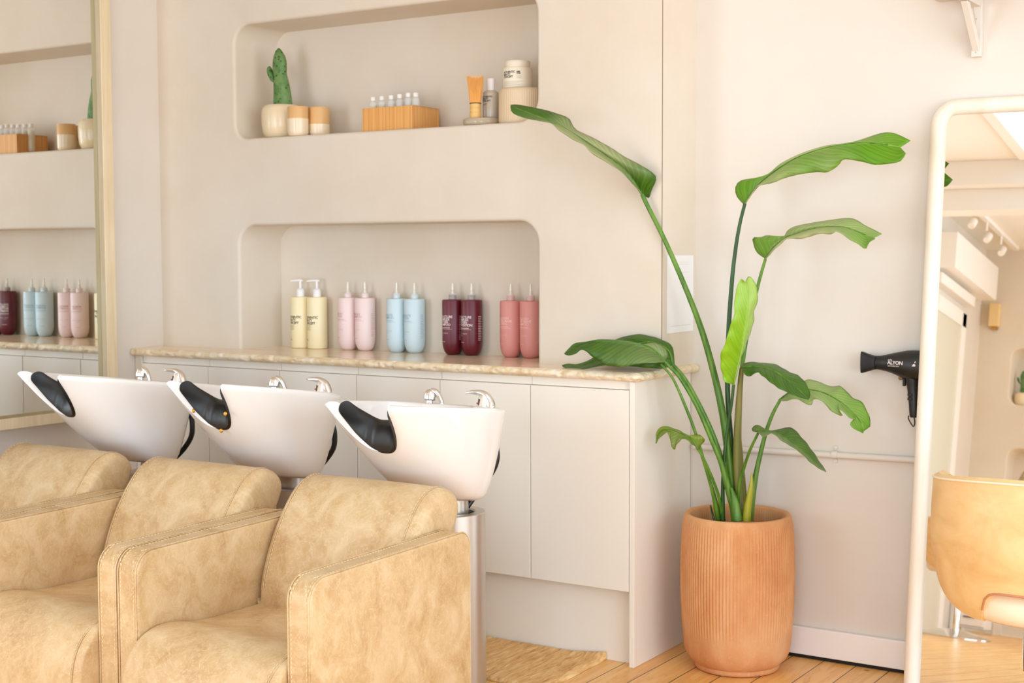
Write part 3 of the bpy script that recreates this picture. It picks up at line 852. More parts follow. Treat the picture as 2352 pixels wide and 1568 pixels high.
def pair(kind, color, ink, l1, l2, xs, y, lab1, lab2, group, small=None):
    for x, fn, lab in ((xs[0], l1, lab1), (xs[1], l2, lab2)):
        t = bottle(kind, color, ink, fn, lab, x, y, group, 0)
        if small:
            w = Wrap(.0375); small(w); body = [c for c in t.children if c.name.startswith('bottle_body')][0]
            w.b.build('small_print', M_grey, body, smooth=0)
G_ = 'hair bottles standing in the lower niche'
i_blue = mat('blue_ink', (146, 176, 186), .6); i_pink = mat('pink_ink', (214, 160, 160), .6); i_rose = mat('rose_ink', (240, 186, 178), .6)
yb_ = .332
pair('pump', 'cream', M_ink, cream_lines, cream_lines, (-1.594, -1.513), yb_, 'pale yellow pump bottle with black lettering, left of the pair, first in the row', 'pale yellow pump bottle with black lettering, right of the pair, beside the pink bottles', G_, cream_small)
pair('std', 'pink', i_pink, std_lines('MEMORY\nLOTION'), std_lines('MEMORY\nSHAMPOO'), (-1.365, -1.285), yb_, 'pale pink bottle with clear nozzle, left of the pair, beside the yellow bottles', 'pale pink bottle with clear nozzle, right of the pair, nearer the blue bottles', G_)
pair('std', 'blue', i_blue, std_lines('HYDRATE\nSHAMPOO'), std_lines('HYDRATE\nLOTION'), (-1.140, -1.060), yb_, 'light blue bottle with clear nozzle, left of the pair, nearer the pink bottles', 'light blue bottle with clear nozzle, right of the pair, nearer the dark red bottles', G_)
pair('std', 'maroon', M_whiteink, std_lines('STRUCTURE\nCOMPLEX\nPROTEIN\nSHAMPOO'), std_lines('STRUCTURE\nCOMPLEX\nPROTEIN\nCONDITION'), (-.893, -.813), yb_, 'dark maroon bottle with white print, left of the pair, its last printed line SHAMPOO', 'dark maroon bottle with white print, right of the pair, its last printed line CONDITION', G_)
pair('std', 'rose', i_rose, std_lines('REPLENISH\nREPAIR MASK\nPROTEIN'), std_lines('REPLENISH\nTREATMENT\nSHAMPOO'), (-.651, -.571), yb_, 'rose coloured bottle standing left of its twin, next to the dark maroon bottles', 'rose coloured bottle at the right end, partly hidden by the niche edge', G_)

# ------------------------------------------------------------------ things in the upper niche
ZS = 1.6745
M_glaze = mat('cream_glaze', (236, 216, 180), .22); M_glaze2 = mat('tan_glaze', (222, 176, 118), .25); M_glaze3 = mat('oat_glaze', (238, 216, 184), .22)
M_cactus = mat('cactus_skin', (78, 122, 58), .55); nt = NT(M_cactus); v_ = nt.coord()
vo = nt.n('ShaderNodeTexVoronoi'); vo.inputs['Scale'].default_value = 62; nt.l(v_, vo.inputs['Vector'])
cb_ = nt.ramp(nt.noise(v_, 16, 4, .6), [(.35, (62, 108, 42)), (.6, (112, 146, 84))])
nt.col(nt.mix(nt.ramp(vo.outputs[0], [(.18, (255, 255, 255)), (.3, (0, 0, 0))]), cb_, (52, 76, 34))); nt.bump(vo.outputs[0], .4, .003)
def cactus_pot(x, y, z, s, label, flip=1):
    t = thing('cactus_pot', label, 'plant', (x, y, z)); t.scale = (s, s, s)
    b = MB(); b.lathe([(0, 0), (.050, 0), (.062, .006), (.0705, .022), (.0745, .05), (.0755, .085), (.0735, .105), (.066, .118), (.058, .1225), (.052, .119), (.05, .10), (0, .10)], 44, cap=False, rfun=lambda a, q: 1+.006*math.sin(q*300))
    b.build('pot', M_glaze, t, smooth=50)
    def pads(secs):
        rows = []
        for (cx, cz, wx, wy, tx) in secs:
            rows.append([(flip*(cx+wx*math.copysign(abs(math.cos(a))**.8, math.cos(a))), wy*math.copysign(abs(math.sin(a))**.8, math.sin(a)), cz+tx*math.cos(a)*wx*2) for a in [2*PI*k/24 for k in range(24)]])
        b = MB(); b.grid(rows, cv=True); b.ngon(rows[-1]); b.ngon(rows[0][::-1]); return b
    st = pads([(.006, .095, .037, .030, 0), (.005, .13, .0355, .029, 0), (.003, .17, .032, .027, 0), (-.001, .205, .029, .024, 0), (-.002, .222, .026, .020, 0), (-.006, .240, .026, .018, 0), (-.008, .262, .029, .019, 0), (-.008, .285, .028, .018, 0), (-.009, .305, .022, .015, 0), (-.011, .322, .012, .010, 0), (-.011, .332, .003, .003, 0)])
    st.build('stem', M_cactus, t, smooth=70)
    ar = pads([(-.022, .202, .006, .008, 0), (-.036, .212, .014, .012, -.2), (-.047, .228, .0155, .013, -.35), (-.053, .246, .015, .012, -.35), (-.057, .262, .009, .008, -.2), (-.058, .269, .003, .003, 0)])
    ar.build('arm', M_cactus, t, smooth=70)
    return t
cactus_pot(-1.596, .245, ZS, 1.0, 'green cactus with one side arm in a rounded cream pot at the niche end')
def tumbler(x, y, label, lo):
    t = thing('ceramic_tumbler', label, 'tumbler', (x, y, ZS), 0, 'glazed tumblers in the upper niche')
    h, r = .106, .0385
    b = MB(); b.lathe([(0, 0), (r-.008, 0), (r-.003, .004), (r-.0005, .014), (r, lo+.001)], 40, cap=False); b.build('lower_glaze', M_glaze3, t, smooth=40)
    b = MB(); b.lathe([(r, lo), (r-.0005, h-.004), (r-.002, h), (r-.005, h-.002), (r-.006, h-.02), (r-.006, lo-.01)], 40, cap=False); b.build('upper_glaze', M_glaze2, t, smooth=40)
    b = MB(); b.lathe([(0, h-.018), (r-.0055, h-.018)], 40, cap=False); b.build('wax', mat('wax', (240, 224, 196), .6), t)
tumbler(-1.473, .193, 'two-tone tan and cream tumbler touching the cactus pot', .062)
tumbler(-1.428, .257, 'two-tone tan and cream tumbler on the side away from the cactus', .044)

def bamboo_box():
    t = thing('bamboo_box', 'open bamboo box holding small glass vials in the upper niche', 'box')
    x0, x1, y0, y1, h, w = -1.172, -.955, .185, .345, .082, .007
    b = MB(); b.box(x0, x1, y0, y0+w, ZS, ZS+h); b.box(x0, x1, y1-w, y1, ZS, ZS+h); b.box(x0, x0+w, y0+w, y1-w, ZS, ZS+h); b.box(x1-w, x1, y0+w, y1-w, ZS, ZS+h)
    b.build('walls', M_bamboo, t, smooth=0, bevel=.002)
    b = MB(); b.box(x0+w, x1-w, y0+w, y1-w, ZS, ZS+.01); b.build('bottom', M_bamboo, t, smooth=0)
bamboo_box()
M_vial = clear('vial_glass', (250, 250, 246), .35); M_vcap = clear('frosted_cap', (250, 244, 238), .9)
M_oil = clear('pale_yellow_oil', (240, 220, 160), .6); M_oil2 = clear('clear_liquid', (246, 240, 234), .45)
vl = ['first of the glass vials in the bamboo box, yellowish, at the left', 'second glass vial from the left in the bamboo box, yellowish', 'third glass vial from the left in the bamboo box, clear', 'fourth glass vial from the left in the bamboo box, clear', 'fifth glass vial from the left in the bamboo box, tallest', 'sixth glass vial in the bamboo box, at the right end']
for k in range(6):
    p = at((857, 877, 898.5, 918, 937.5, 955)[k], 240, .255)
    zt = ZS+.099+(0, .001, .0015, .003, .0055, .004)[k]
    t = thing('glass_vial', vl[k], 'vial', (p[0], .255, ZS+.0105), 0, 'glass vials in the bamboo box')
    h = zt-ZS
    b = MB(); b.lathe([(0, 0), (.0135, 0), (.0145, .002), (.0145, h-.006), (.012, h), (.008, h+.003), (.008, h+.007)], 20, cap=False); b.build('glass', M_vial, t, smooth=40)
    b = MB(); b.lathe([(0, .001), (.0125, .001), (.0125, h-.012), (0, h-.012)], 20, cap=False); b.build('liquid', M_oil if k < 2 else M_oil2, t, smooth=40)
    b = MB(); b.lathe([(.0098, h+.004), (.0098, h+.016), (.0085, h+.018), (0, h+.018)], 20, cap=False); b.build('cap', M_vcap, t, smooth=40)

M_dish = clear('smoked_glass_dish', (206, 186, 158), .75)
b = MB(); b.lathe([(0, 0), (.058, 0), (.0635, .004), (.065, .010), (.065, .020), (.0635, .024), (.060, .0255), (0, .0255)], 48, (-.702, .240, ZS), cap=False)
tag(b.build('glass_dish', M_dish, smooth=40), 'low round greyish glass dish carrying the whisk and the frosted bottle', 'dish')
ZD = ZS+.0257
def whisk():
    t = thing('bamboo_whisk', 'small bamboo tea whisk standing tines up on the glass dish', 'whisk', (-.706, .205, ZD))
    b = MB(); b.lathe([(0, 0), (.0185, 0), (.0195, .003), (.0195, .017), (.0183, .018), (.0183, .019), (.0190, .020), (.0188, .032), (.0178, .033), (.0178, .0345), (.0185, .0355), (.0185, .047), (0, .047)], 28, cap=False); b.build('handle', mat('split_bamboo', (228, 184, 112), .5), t, smooth=30)
    b = MB(); b.lathe([(.0193, .047), (.0198, .0485), (.0193, .050)], 28); b.build('thread_band', mat('dark_thread', (70, 40, 20), .7), t)
    b = MB()
    for k in range(44):
        a = 2*PI*k/44; r1 = .0265+.0016*math.sin(k*7.1); h = .137+.002*math.sin(k*3.7)
        b.tube([(.0175*math.cos(a), .0175*math.sin(a), .05), (.0205*math.cos(a), .0205*math.sin(a), .08), (r1*math.cos(a), r1*math.sin(a), h)], [.0014, .0014, .001], 5)
    for k in range(16):
        a = 2*PI*k/16+.1
        b.tube([(.008*math.cos(a), .008*math.sin(a), .05), (.013*math.cos(a), .013*math.sin(a), .132)], [.002, .0012], 5)
    b.build('tines', M_whisk, t, smooth=60)
whisk()
def frosted():
    t = thing('frosted_bottle', 'frosted grey bottle with white cap on the glass dish, right of the whisk', 'bottle', (-.685, .266, ZD))
    b = MB(); b.lathe([(0, 0), (.024, 0), (.027, .003), (.0277, .008), (.0277, .080), (.026, .088), (.020, .0935), (.013, .095), (0, .095)], 32, cap=False); bd = b.build('bottle_body', clear('frosted_glass', (206, 194, 176), .86), t, smooth=40)
    b = MB(); b.lathe([(.0142, .0945), (.0142, .133), (.0135, .1345), (0, .1345)], 28, cap=False); b.build('cap', M_whitep, t, smooth=40)
    w = Wrap(.0277); w.text('AUTHENTIC\nBEAUTY\nCONCEPT', -.020, .070, .0082, line=.85, spacing=.9, bold=.0002); stripes(w, -.018, .049, 3, .0022, .022)
    w.b.build('printed_label', M_ink, bd, smooth=0)
frosted()
def ribbed():
    t = thing('ribbed_pot', 'beige ribbed ceramic pot standing upside down at the right niche end', 'pot', (-.556, .262, ZS))
    rf = lambda a, q: 1+(.008*math.cos(a*66) if .004 < q < .105 else 0)
    b = MB(); b.lathe([(0, 0), (.075, 0), (.078, .004), (.079, .012), (.079, .05), (.079, .10), (.078, .110), (.073, .1165), (.064, .118), (0, .118)], 264, cap=False, rfun=rf); b.build('body', mat('beige_ceramic', (222, 198, 164), .5), t, smooth=60)
ribbed()
def cream_jar():
    t = thing('cream_jar', 'off-white cosmetic jar with black lettering on top of the ribbed pot', 'jar', (-.575, .262, ZS+.1182))
    M_jar = mat('off_white_jar', (240, 228, 206), .38)
    b = MB(); b.lathe([(0, 0), (.045, 0), (.0475, .002), (.0485, .006), (.0485, .062), (.046, .068), (.041, .070), (0, .070)], 44, cap=False); bd = b.build('jar_body', M_jar, t, smooth=40)
    b = MB(); b.lathe([(.040, .070), (.040, .0745), (.0415, .075), (.0415, .088), (.040, .0905), (0, .0905)], 44, cap=False); b.build('lid', M_jar, t, smooth=40)
    w = Wrap(.0485)
    w.text('AUTHENTIC\nBEAUTY\nCONCEPT', -.030, .049, .0092, line=.84, spacing=.95, bold=.0003); w.text('DEEP', .0235, .0505, .0052, bold=.0004); w.text('MASK', .0235, .0455, .0052, bold=.0004)
    w.b.build('printed_label', M_ink, bd, smooth=0)
    w = Wrap(.0485); stripes(w, .0235, .040, 4, .0032, .020); stripes(w, -.030, .021, 5, .0032, .074); w.b.build('small_print', mat('grey_print', (150, 140, 122), .6), bd, smooth=0)
cream_jar()
# ------------------------------------------------------------------ potted plant
def potted_plant():
    cx, cy = .252, .188
    t = thing('potted_plant', 'tall broad-leaved plant in a ribbed terracotta pot in the corner', 'plant', (cx, cy, 0))
    rf = lambda a, z: 1+(.0085*math.cos(a*104)*min(1, max(0, (z-.115)/.02), 1)*min(1, max(0, (.447-z)/.012)) if .115 < z < .447 else 0)
    prof = [(0, .0006), (.118, .0006), (.127, .004), (.129, .014), (.127, .018), (.133, .022), (.146, .034), (.156, .052), (.1605, .075), (.1625, .10)]
    prof += [(.1625+.0075*math.sin(PI*(z-.10)/.36), z) for z in np.linspace(.112, .446, 22)]
    prof += [(.1615, .452), (.1600, .464), (.155, .469), (.146, .468), (.141, .462), (.140, .44), (.140, .36), (0, .36)]
    b = MB(); b.lathe(prof, 624, cap=False, rfun=rf); b.build('pot', M_terra, t, smooth=60)
    rows = []
    b = MB(); b.lathe([(0, .405)]+[(r, .405+.006*math.sin(r*130)) for r in (.03, .06, .09, .12, .1395)], 40, cap=False); b.build('soil', M_soil, t)
    O = np.array([cx, cy, 0])
    def P3(px, Ys):
        px = list(px); n = len(px)
        L = np.r_[0, np.cumsum([math.dist(px[i], px[i+1]) for i in range(n-1)])]; L = L/L[-1]
        Y = np.interp(L, np.linspace(0, 1, len(Ys)), Ys)
        return [at(u, v, y) for (u, v), y in zip(px, Y)]
    def leaf(mid, up, low, Ym, Yu, Yl, m, under=(0, 0), bul=.012, stalk=None, wave=.004, n=44, lab=None):
        A = spline(P3(mid, Ym), n); U = spline(P3(up, Yu), n); Lw = spline(P3(low, Yl), n)
        rows = []; attr = []
        T = 7
        for i in range(n):
            s = i/(n-1); row = []; ra = []
            cols = [(U[i], -1+k/T) for k in range(T)]+[(A[i], 0)]+[(Lw[i], (k+1)/T) for k in range(T)]
            for e, q in cols:
                w = abs(q); p = A[i]*(1-w)+e*w
                p = p+np.array([0, -bul*math.sin(PI*w)*math.sin(PI*min(1, s*1.05+.02))+wave*math.sin(s*46+(2 if q < 0 else 0))*w*w*(1-s*.5), 0])
                row.append(tuple(p-O)); 
                f = under[0 if q < 0 else 1]
                ra.append((s, w, float(np.interp(s, np.linspace(0, 1, len(f)), f)) if isinstance(f, (list, tuple)) else f))
            rows.append(row); attr += ra
        me = bpy.data.meshes.new('leaf'); mm = 2*T+1
        me.from_pydata([p for r in rows for p in r], [], [(i*mm+j, i*mm+j+1, (i+1)*mm+j+1, (i+1)*mm+j) for i in range(n-1) for j in range(mm-1)])
        ca = me.color_attributes.new('leaf', 'FLOAT_COLOR', 'POINT')
        for k, c in enumerate(attr): ca.data[k].color = (*c, 1)
        o = fin(me, 'leaf', m, t, smooth=180, solid=.0012, solid_off=0)
        rib = MB(); rib.tube([tuple(p-O+np.array([0, -.0012, 0])) for p in A[:-3]], [.0032*(1-.8*i/n)+.0004 for i in range(n-3)], 6)
        rib.build('midrib', M_stem if m is not M_leafy else mat('young_rib', (150, 192, 70), .4), o, smooth=60)
        if lab: o['label'] = lab
        return o
    def stalk(o, px, Ys, w, m=M_stem):
        P = spline(P3(px, Ys), 40)
        ws = np.interp(np.linspace(0, 1, 40), np.linspace(0, 1, len(w)), w)
        b = MB(); b.tube([tuple(p-O) for p in P], [float(q) for q in ws], 12)
        b.build('leaf_stalk', m, o if o else t, smooth=70)
    k = 4.15/3267*.88                                      # half a pixel of width, in metres at the plant
    # long twisted leaf reaching left over the niche wall
    o = leaf([(1476, 447), (1450, 412), (1412, 372), (1352, 330), (1308, 300), (1270, 281), (1222, 262), (1190, 250), (1173, 243)],
             [(1490, 455), (1506, 412), (1495, 393), (1471, 379), (1439, 362), (1378, 324.5), (1325, 298), (1309, 276), (1300, 268), (1257, 254), (1210, 244), (1185, 240), (1173, 241)],
             [(1476, 447), (1462, 432), (1439, 406), (1418, 387.5), (1380, 365), (1356, 348.6), (1343, 334), (1312, 318), (1284, 299), (1268, 284), (1240, 278), (1209, 272), (1177, 259), (1172, 245)],
             (.12, .04, -.02, -.06), (.15, .07, .02, -.03), (.09, .01, -.05, -.08), M_leafd,
             (([0, 0, .45, .95, 1, .9, .6, 0, 0, 0]), ([.75, .9, 1, 1, 1, 1, .95, .35, .1, 0])), .02)
    stalk(o, [(1475, 446), (1486, 470), (1526, 550), (1570, 650), (1609, 750), (1638, 850), (1658, 940), (1669, 1010), (1680, 1100), (1688, 1195)], (.12, .15, .17, .18, .19), [6*k, 6.5*k, 7.5*k, 9*k, 10*k, 11*k, 11*k])
    # broad leaf at the upper right
    o = leaf([(1711, 467), (1731, 438), (1758, 411), (1800, 380), (1840, 358), (1890, 341), (1930, 333), (1975, 328), (2028, 331), (2068, 338)],
             [(1708, 470), (1694, 452), (1689, 430), (1699, 415), (1728, 410), (1757, 405), (1795, 375), (1833, 356), (1889, 336.5), (1961, 325.5), (2009.6, 309.5), (2039, 304), (2060, 308), (2092, 323)],
             [(1711, 468), (1732, 440), (1745, 426), (1779, 419), (1811, 406), (1873, 395), (1900, 396), (1925, 380), (1940, 366), (1983, 372), (2007, 378), (2042, 376), (2068, 370), (2080, 352)],
             (.2, .195, .19, .17, .145), (.22, .22, .22, .19, .165), (.19, .17, .16, .14, .115), M_leafm,
             (([0, 0, .1, .5, .9, .9, .7, .5, .3, .1, 0]), ([.8, .8, .7, .45, .2, .35, .15, 0, 0, 0])), .016)
    stalk(o, [(1711, 467), (1698, 520), (1687, 590), (1680, 660), (1674, 750), (1671, 850), (1672, 920), (1678, 1000), (1686, 1100), (1690, 1195)], (.2, .2, .2, .19), [4.5*k, 5.5*k, 6.5*k, 7*k, 7*k, 6*k], M_stemd)
    # greyish leaf below it
    o = leaf([(1758, 594), (1776, 570), (1800, 550), (1830, 536), (1880, 523), (1930, 521), (1960, 528), (1990, 540), (2008, 546)],
             [(1757, 594), (1742, 582), (1732, 566), (1728, 546), (1747, 545), (1763, 540), (1782, 545), (1800, 546), (1808, 529), (1833, 518), (1881, 509), (1943, 501), (1967, 505), (1990, 519), (2026, 537)],
             [(1758, 595), (1778, 575), (1803, 552), (1815, 548), (1843, 548), (1881, 537), (1908, 538), (1924, 532), (1948, 548), (1969, 559), (1988, 572), (1997, 556), (2010, 548)],
             (.17, .15, .12, .10), (.19, .18, .15, .13), (.15, .12, .08, .07), M_leafm,
             (([.1, .1, .3, .7, .75, .7, .6, .4]), ([.9, 1, 1, 1, .9, .6, .3, .1])), .014)
    stalk(o, [(1758, 595), (1745, 640), (1733, 690), (1720, 750), (1709, 810), (1702, 870), (1698, 940), (1694, 1010), (1692, 1100), (1695, 1195)], (.17, .185, .2, .2), [4*k, 5*k, 6*k, 7*k, 9*k, 10*k])
    # young upright leaf
    o = leaf([(1685, 883), (1694.5, 844), (1707, 791), (1714, 745), (1719, 700), (1719, 665), (1713, 646)],
             [(1684, 883), (1663, 874), (1658, 855), (1654, 823), (1660, 800), (1669, 778), (1675, 752), (1684, 732), (1687, 708), (1687, 685), (1691, 666), (1698, 645), (1704, 640), (1711, 648)],
             [(1685, 884), (1697, 838), (1709, 804), (1722, 768), (1731, 740), (1731, 719), (1738, 698), (1741, 679), (1738, 662), (1733, 647), (1724, 635), (1717, 636), (1712, 647)],
             (.14, .11, .09, .08), (.11, .06, .05, .06), (.15, .14, .12, .1), M_leafy, (([0, 0, 0, .25, .5]), ([.6, .7, .8, .9, .8])), .01)
    stalk(o, [(1685, 883), (1681, 920), (1674, 965), (1667, 1015), (1662, 1070), (1660, 1130), (1661, 1195)], (.14, .15, .16), [4*k, 4.2*k, 4.5*k, 5*k, 6*k], M_stemd)
    # pair of dark leaves resting over the worktop: the rear one, then the front one
    o = leaf([(1546, 837), (1536, 806), (1505, 786), (1470, 788), (1430, 800), (1390, 822), (1350, 838), (1293, 841)],
             [(1548, 836), (1549, 813), (1539, 791), (1520, 780), (1475, 768), (1450, 770), (1420, 777), (1400, 790), (1375, 812), (1350, 828), (1325, 836), (1303, 835), (1291, 839)],
             [(1545, 838), (1540, 841), (1520, 846), (1490, 845), (1460, 842), (1420, 838), (1388, 839), (1340, 847), (1307, 848), (1291, 841)],
             (.10, .10, .08, .05), (.12, .13, .11, .06), (.08, .05, .03, .03), M_leafd, (0, 0), .012)
    stalk(o, [(1546, 838), (1564, 858), (1582, 885), (1612, 942), (1638, 1000), (1655, 1050), (1672, 1110), (1690, 1195)], (.10, .13, .16, .18), [5*k, 6.5*k, 7*k, 7.5*k, 8*k, 9*k])
    o = leaf([(1527, 830), (1514, 815), (1482, 794), (1439, 785), (1382, 781), (1350, 786), (1320, 798), (1297, 812)],
             [(1527, 829), (1535, 814), (1521, 794), (1501, 786), (1484, 792), (1439, 783), (1382, 779), (1350, 784), (1322, 788), (1306, 800), (1296, 812)],
             [(1526, 831), (1514, 832), (1461, 836), (1435, 842), (1407, 841), (1386, 836), (1359, 817), (1338, 803), (1320, 813), (1305, 816), (1296, 813)],
             (.04, .01, -.02, -.01), (.06, .03, .0, -.01), (.01, -.05, -.06, -.03), M_leafd, (([.6, .5, .1, 0]), ([.45, .2, 0, 0])), .02)
    stalk(o, [(1527, 830), (1538, 842), (1562, 868), (1600, 932), (1630, 1000), (1655, 1060), (1675, 1130), (1694, 1195)], (.04, .09, .13, .16), [4*k, 5*k, 5.5*k, 6*k, 7*k, 10*k, 13*k])
    # small drooping leaf, lower left
    o = leaf([(1603, 1031), (1592, 1012), (1570, 996), (1541, 986), (1522, 988), (1511, 1000), (1507, 1018)],
             [(1605, 1030), (1618, 1010), (1611, 1000), (1596, 998), (1588, 1003), (1561, 989), (1531, 979), (1514, 983), (1507, 998), (1506, 1017)],
             [(1602, 1031), (1592, 1021), (1570, 1007), (1560, 1014), (1553, 1024), (1548, 1033), (1540, 1014), (1538, 991), (1523, 999), (1513, 1008), (1507, 1018)],
             (.07, .06, .05), (.09, .07, .05), (.05, .04, .045), M_leafo, (([.3, .1, 0]), ([1, .9, .6, .6])), .008)
    stalk(o, [(1603, 1031), (1620, 1060), (1640, 1108), (1652, 1145), (1662, 1195)], (.07, .12, .17), [3*k, 3.5*k, 4.5*k, 6*k])
    stalk(o, [(1518, 836), (1546, 870), (1575, 935), (1596, 990), (1611, 1040), (1626, 1090), (1640, 1140), (1652, 1195)], (.04, .10, .17), [3*k, 4*k, 4.5*k, 5*k, 9*k])
    # dark leaf arching right
    o = leaf([(1704, 843), (1738, 842), (1772, 849), (1805, 868), (1832, 892), (1857, 917)],
             [(1704, 836), (1724, 831), (1749, 833), (1782, 837), (1811, 853), (1836, 864), (1853, 884), (1860, 903), (1858, 917)],
             [(1703, 845), (1712, 860), (1722, 864), (1739, 855), (1750, 862), (1761, 871), (1783, 888), (1806, 900), (1826, 908), (1857, 918)],
             (.15, .10, .06), (.17, .14, .08), (.12, .05, .03), M_leafd, (([.3, .15, 0]), ([0, .05, 0])), .012)
    stalk(o, [(1704, 845), (1701, 870), (1697, 930), (1694, 1000), (1694, 1070), (1699, 1140), (1706, 1195)], (.15, .17, .175), [6*k, 9*k, 11*k, 12*k, 12*k], M_trunk)
    # torn leaf behind it
    o = leaf([(1790, 919), (1822, 897), (1859, 895), (1895, 903), (1930, 923), (1958, 946), (1978, 970), (1984, 990)],
             [(1789, 917), (1800, 908), (1813, 902), (1835, 884), (1850, 873), (1866, 872), (1909, 887), (1932, 887), (1957, 912), (1979, 923), (1996, 954), (1999, 979)],
             [(1790, 920), (1805, 921), (1828, 916), (1862, 931), (1868, 917), (1887, 920), (1909, 943), (1935, 956), (1927, 938), (1951, 959), (1966, 964), (1951, 972), (1962, 984), (1982, 995)],
             (.22, .2, .16), (.25, .24, .2), (.19, .16, .13), M_leafm, (([.6, .7, .55, .3, .1]), ([.5, .6, .35, .1])), .012)
    stalk(o, [(1791, 920), (1775, 950), (1760, 990), (1747, 1040), (1737, 1085), (1728, 1135), (1720, 1195)], (.22, .21, .19), [4*k, 5*k, 6*k, 7*k, 10*k, 12*k])
    # pointed leaf, lower right
    o = leaf([(1741, 992), (1769, 990), (1800, 1003), (1830, 1025), (1862, 1053), (1897, 1083)],
             [(1740, 993), (1730, 990), (1728, 984), (1735, 976), (1749, 979), (1769, 989), (1811, 981), (1826, 988), (1853, 1018), (1874, 1047), (1898, 1083)],
             [(1741, 993), (1752, 1003), (1765, 998), (1775, 995), (1797, 1013), (1833, 1035), (1867, 1066), (1897, 1084)],
             (.12, .08, .05), (.14, .13, .08), (.10, .05, .03), M_leafd, (([.4, .1, .15, .1]), ([.6, .5, .5, .3])), .01)
    stalk(o, [(1741, 995), (1722, 1035), (1707, 1080), (1698, 1115), (1694, 1195)], (.12, .15, .17), [3.4*k, 4*k, 4.5*k, 5*k])
    for px, Y, w, m in (([(1694, 960), (1697, 1040), (1702, 1110), (1709, 1195)], (.19, .19, .19), [5*k, 11*k, 13*k, 14*k], M_trunk),
                        ([(1727, 1086), (1725, 1120), (1718, 1160), (1714, 1195)], (.15, .15, .15), [2*k, 7*k, 10*k, 12*k], M_sheath),
                        ([(1632, 1160), (1636, 1178), (1641, 1195)], (.15, .16, .16), [2*k, 3*k, 3.5*k], M_stemd),
                        ([(1680, 1120), (1688, 1150), (1693, 1195)], (.13, .13, .13), [3*k, 11*k, 15*k], M_stem)):
        P = spline(P3(px, Y), 24); ws = np.interp(np.linspace(0, 1, 24), np.linspace(0, 1, len(w)), w)
        b = MB(); b.tube([tuple(p-O) for p in P], [float(q) for q in ws], 12); b.build('sheath', m, t, smooth=70)
potted_plant()

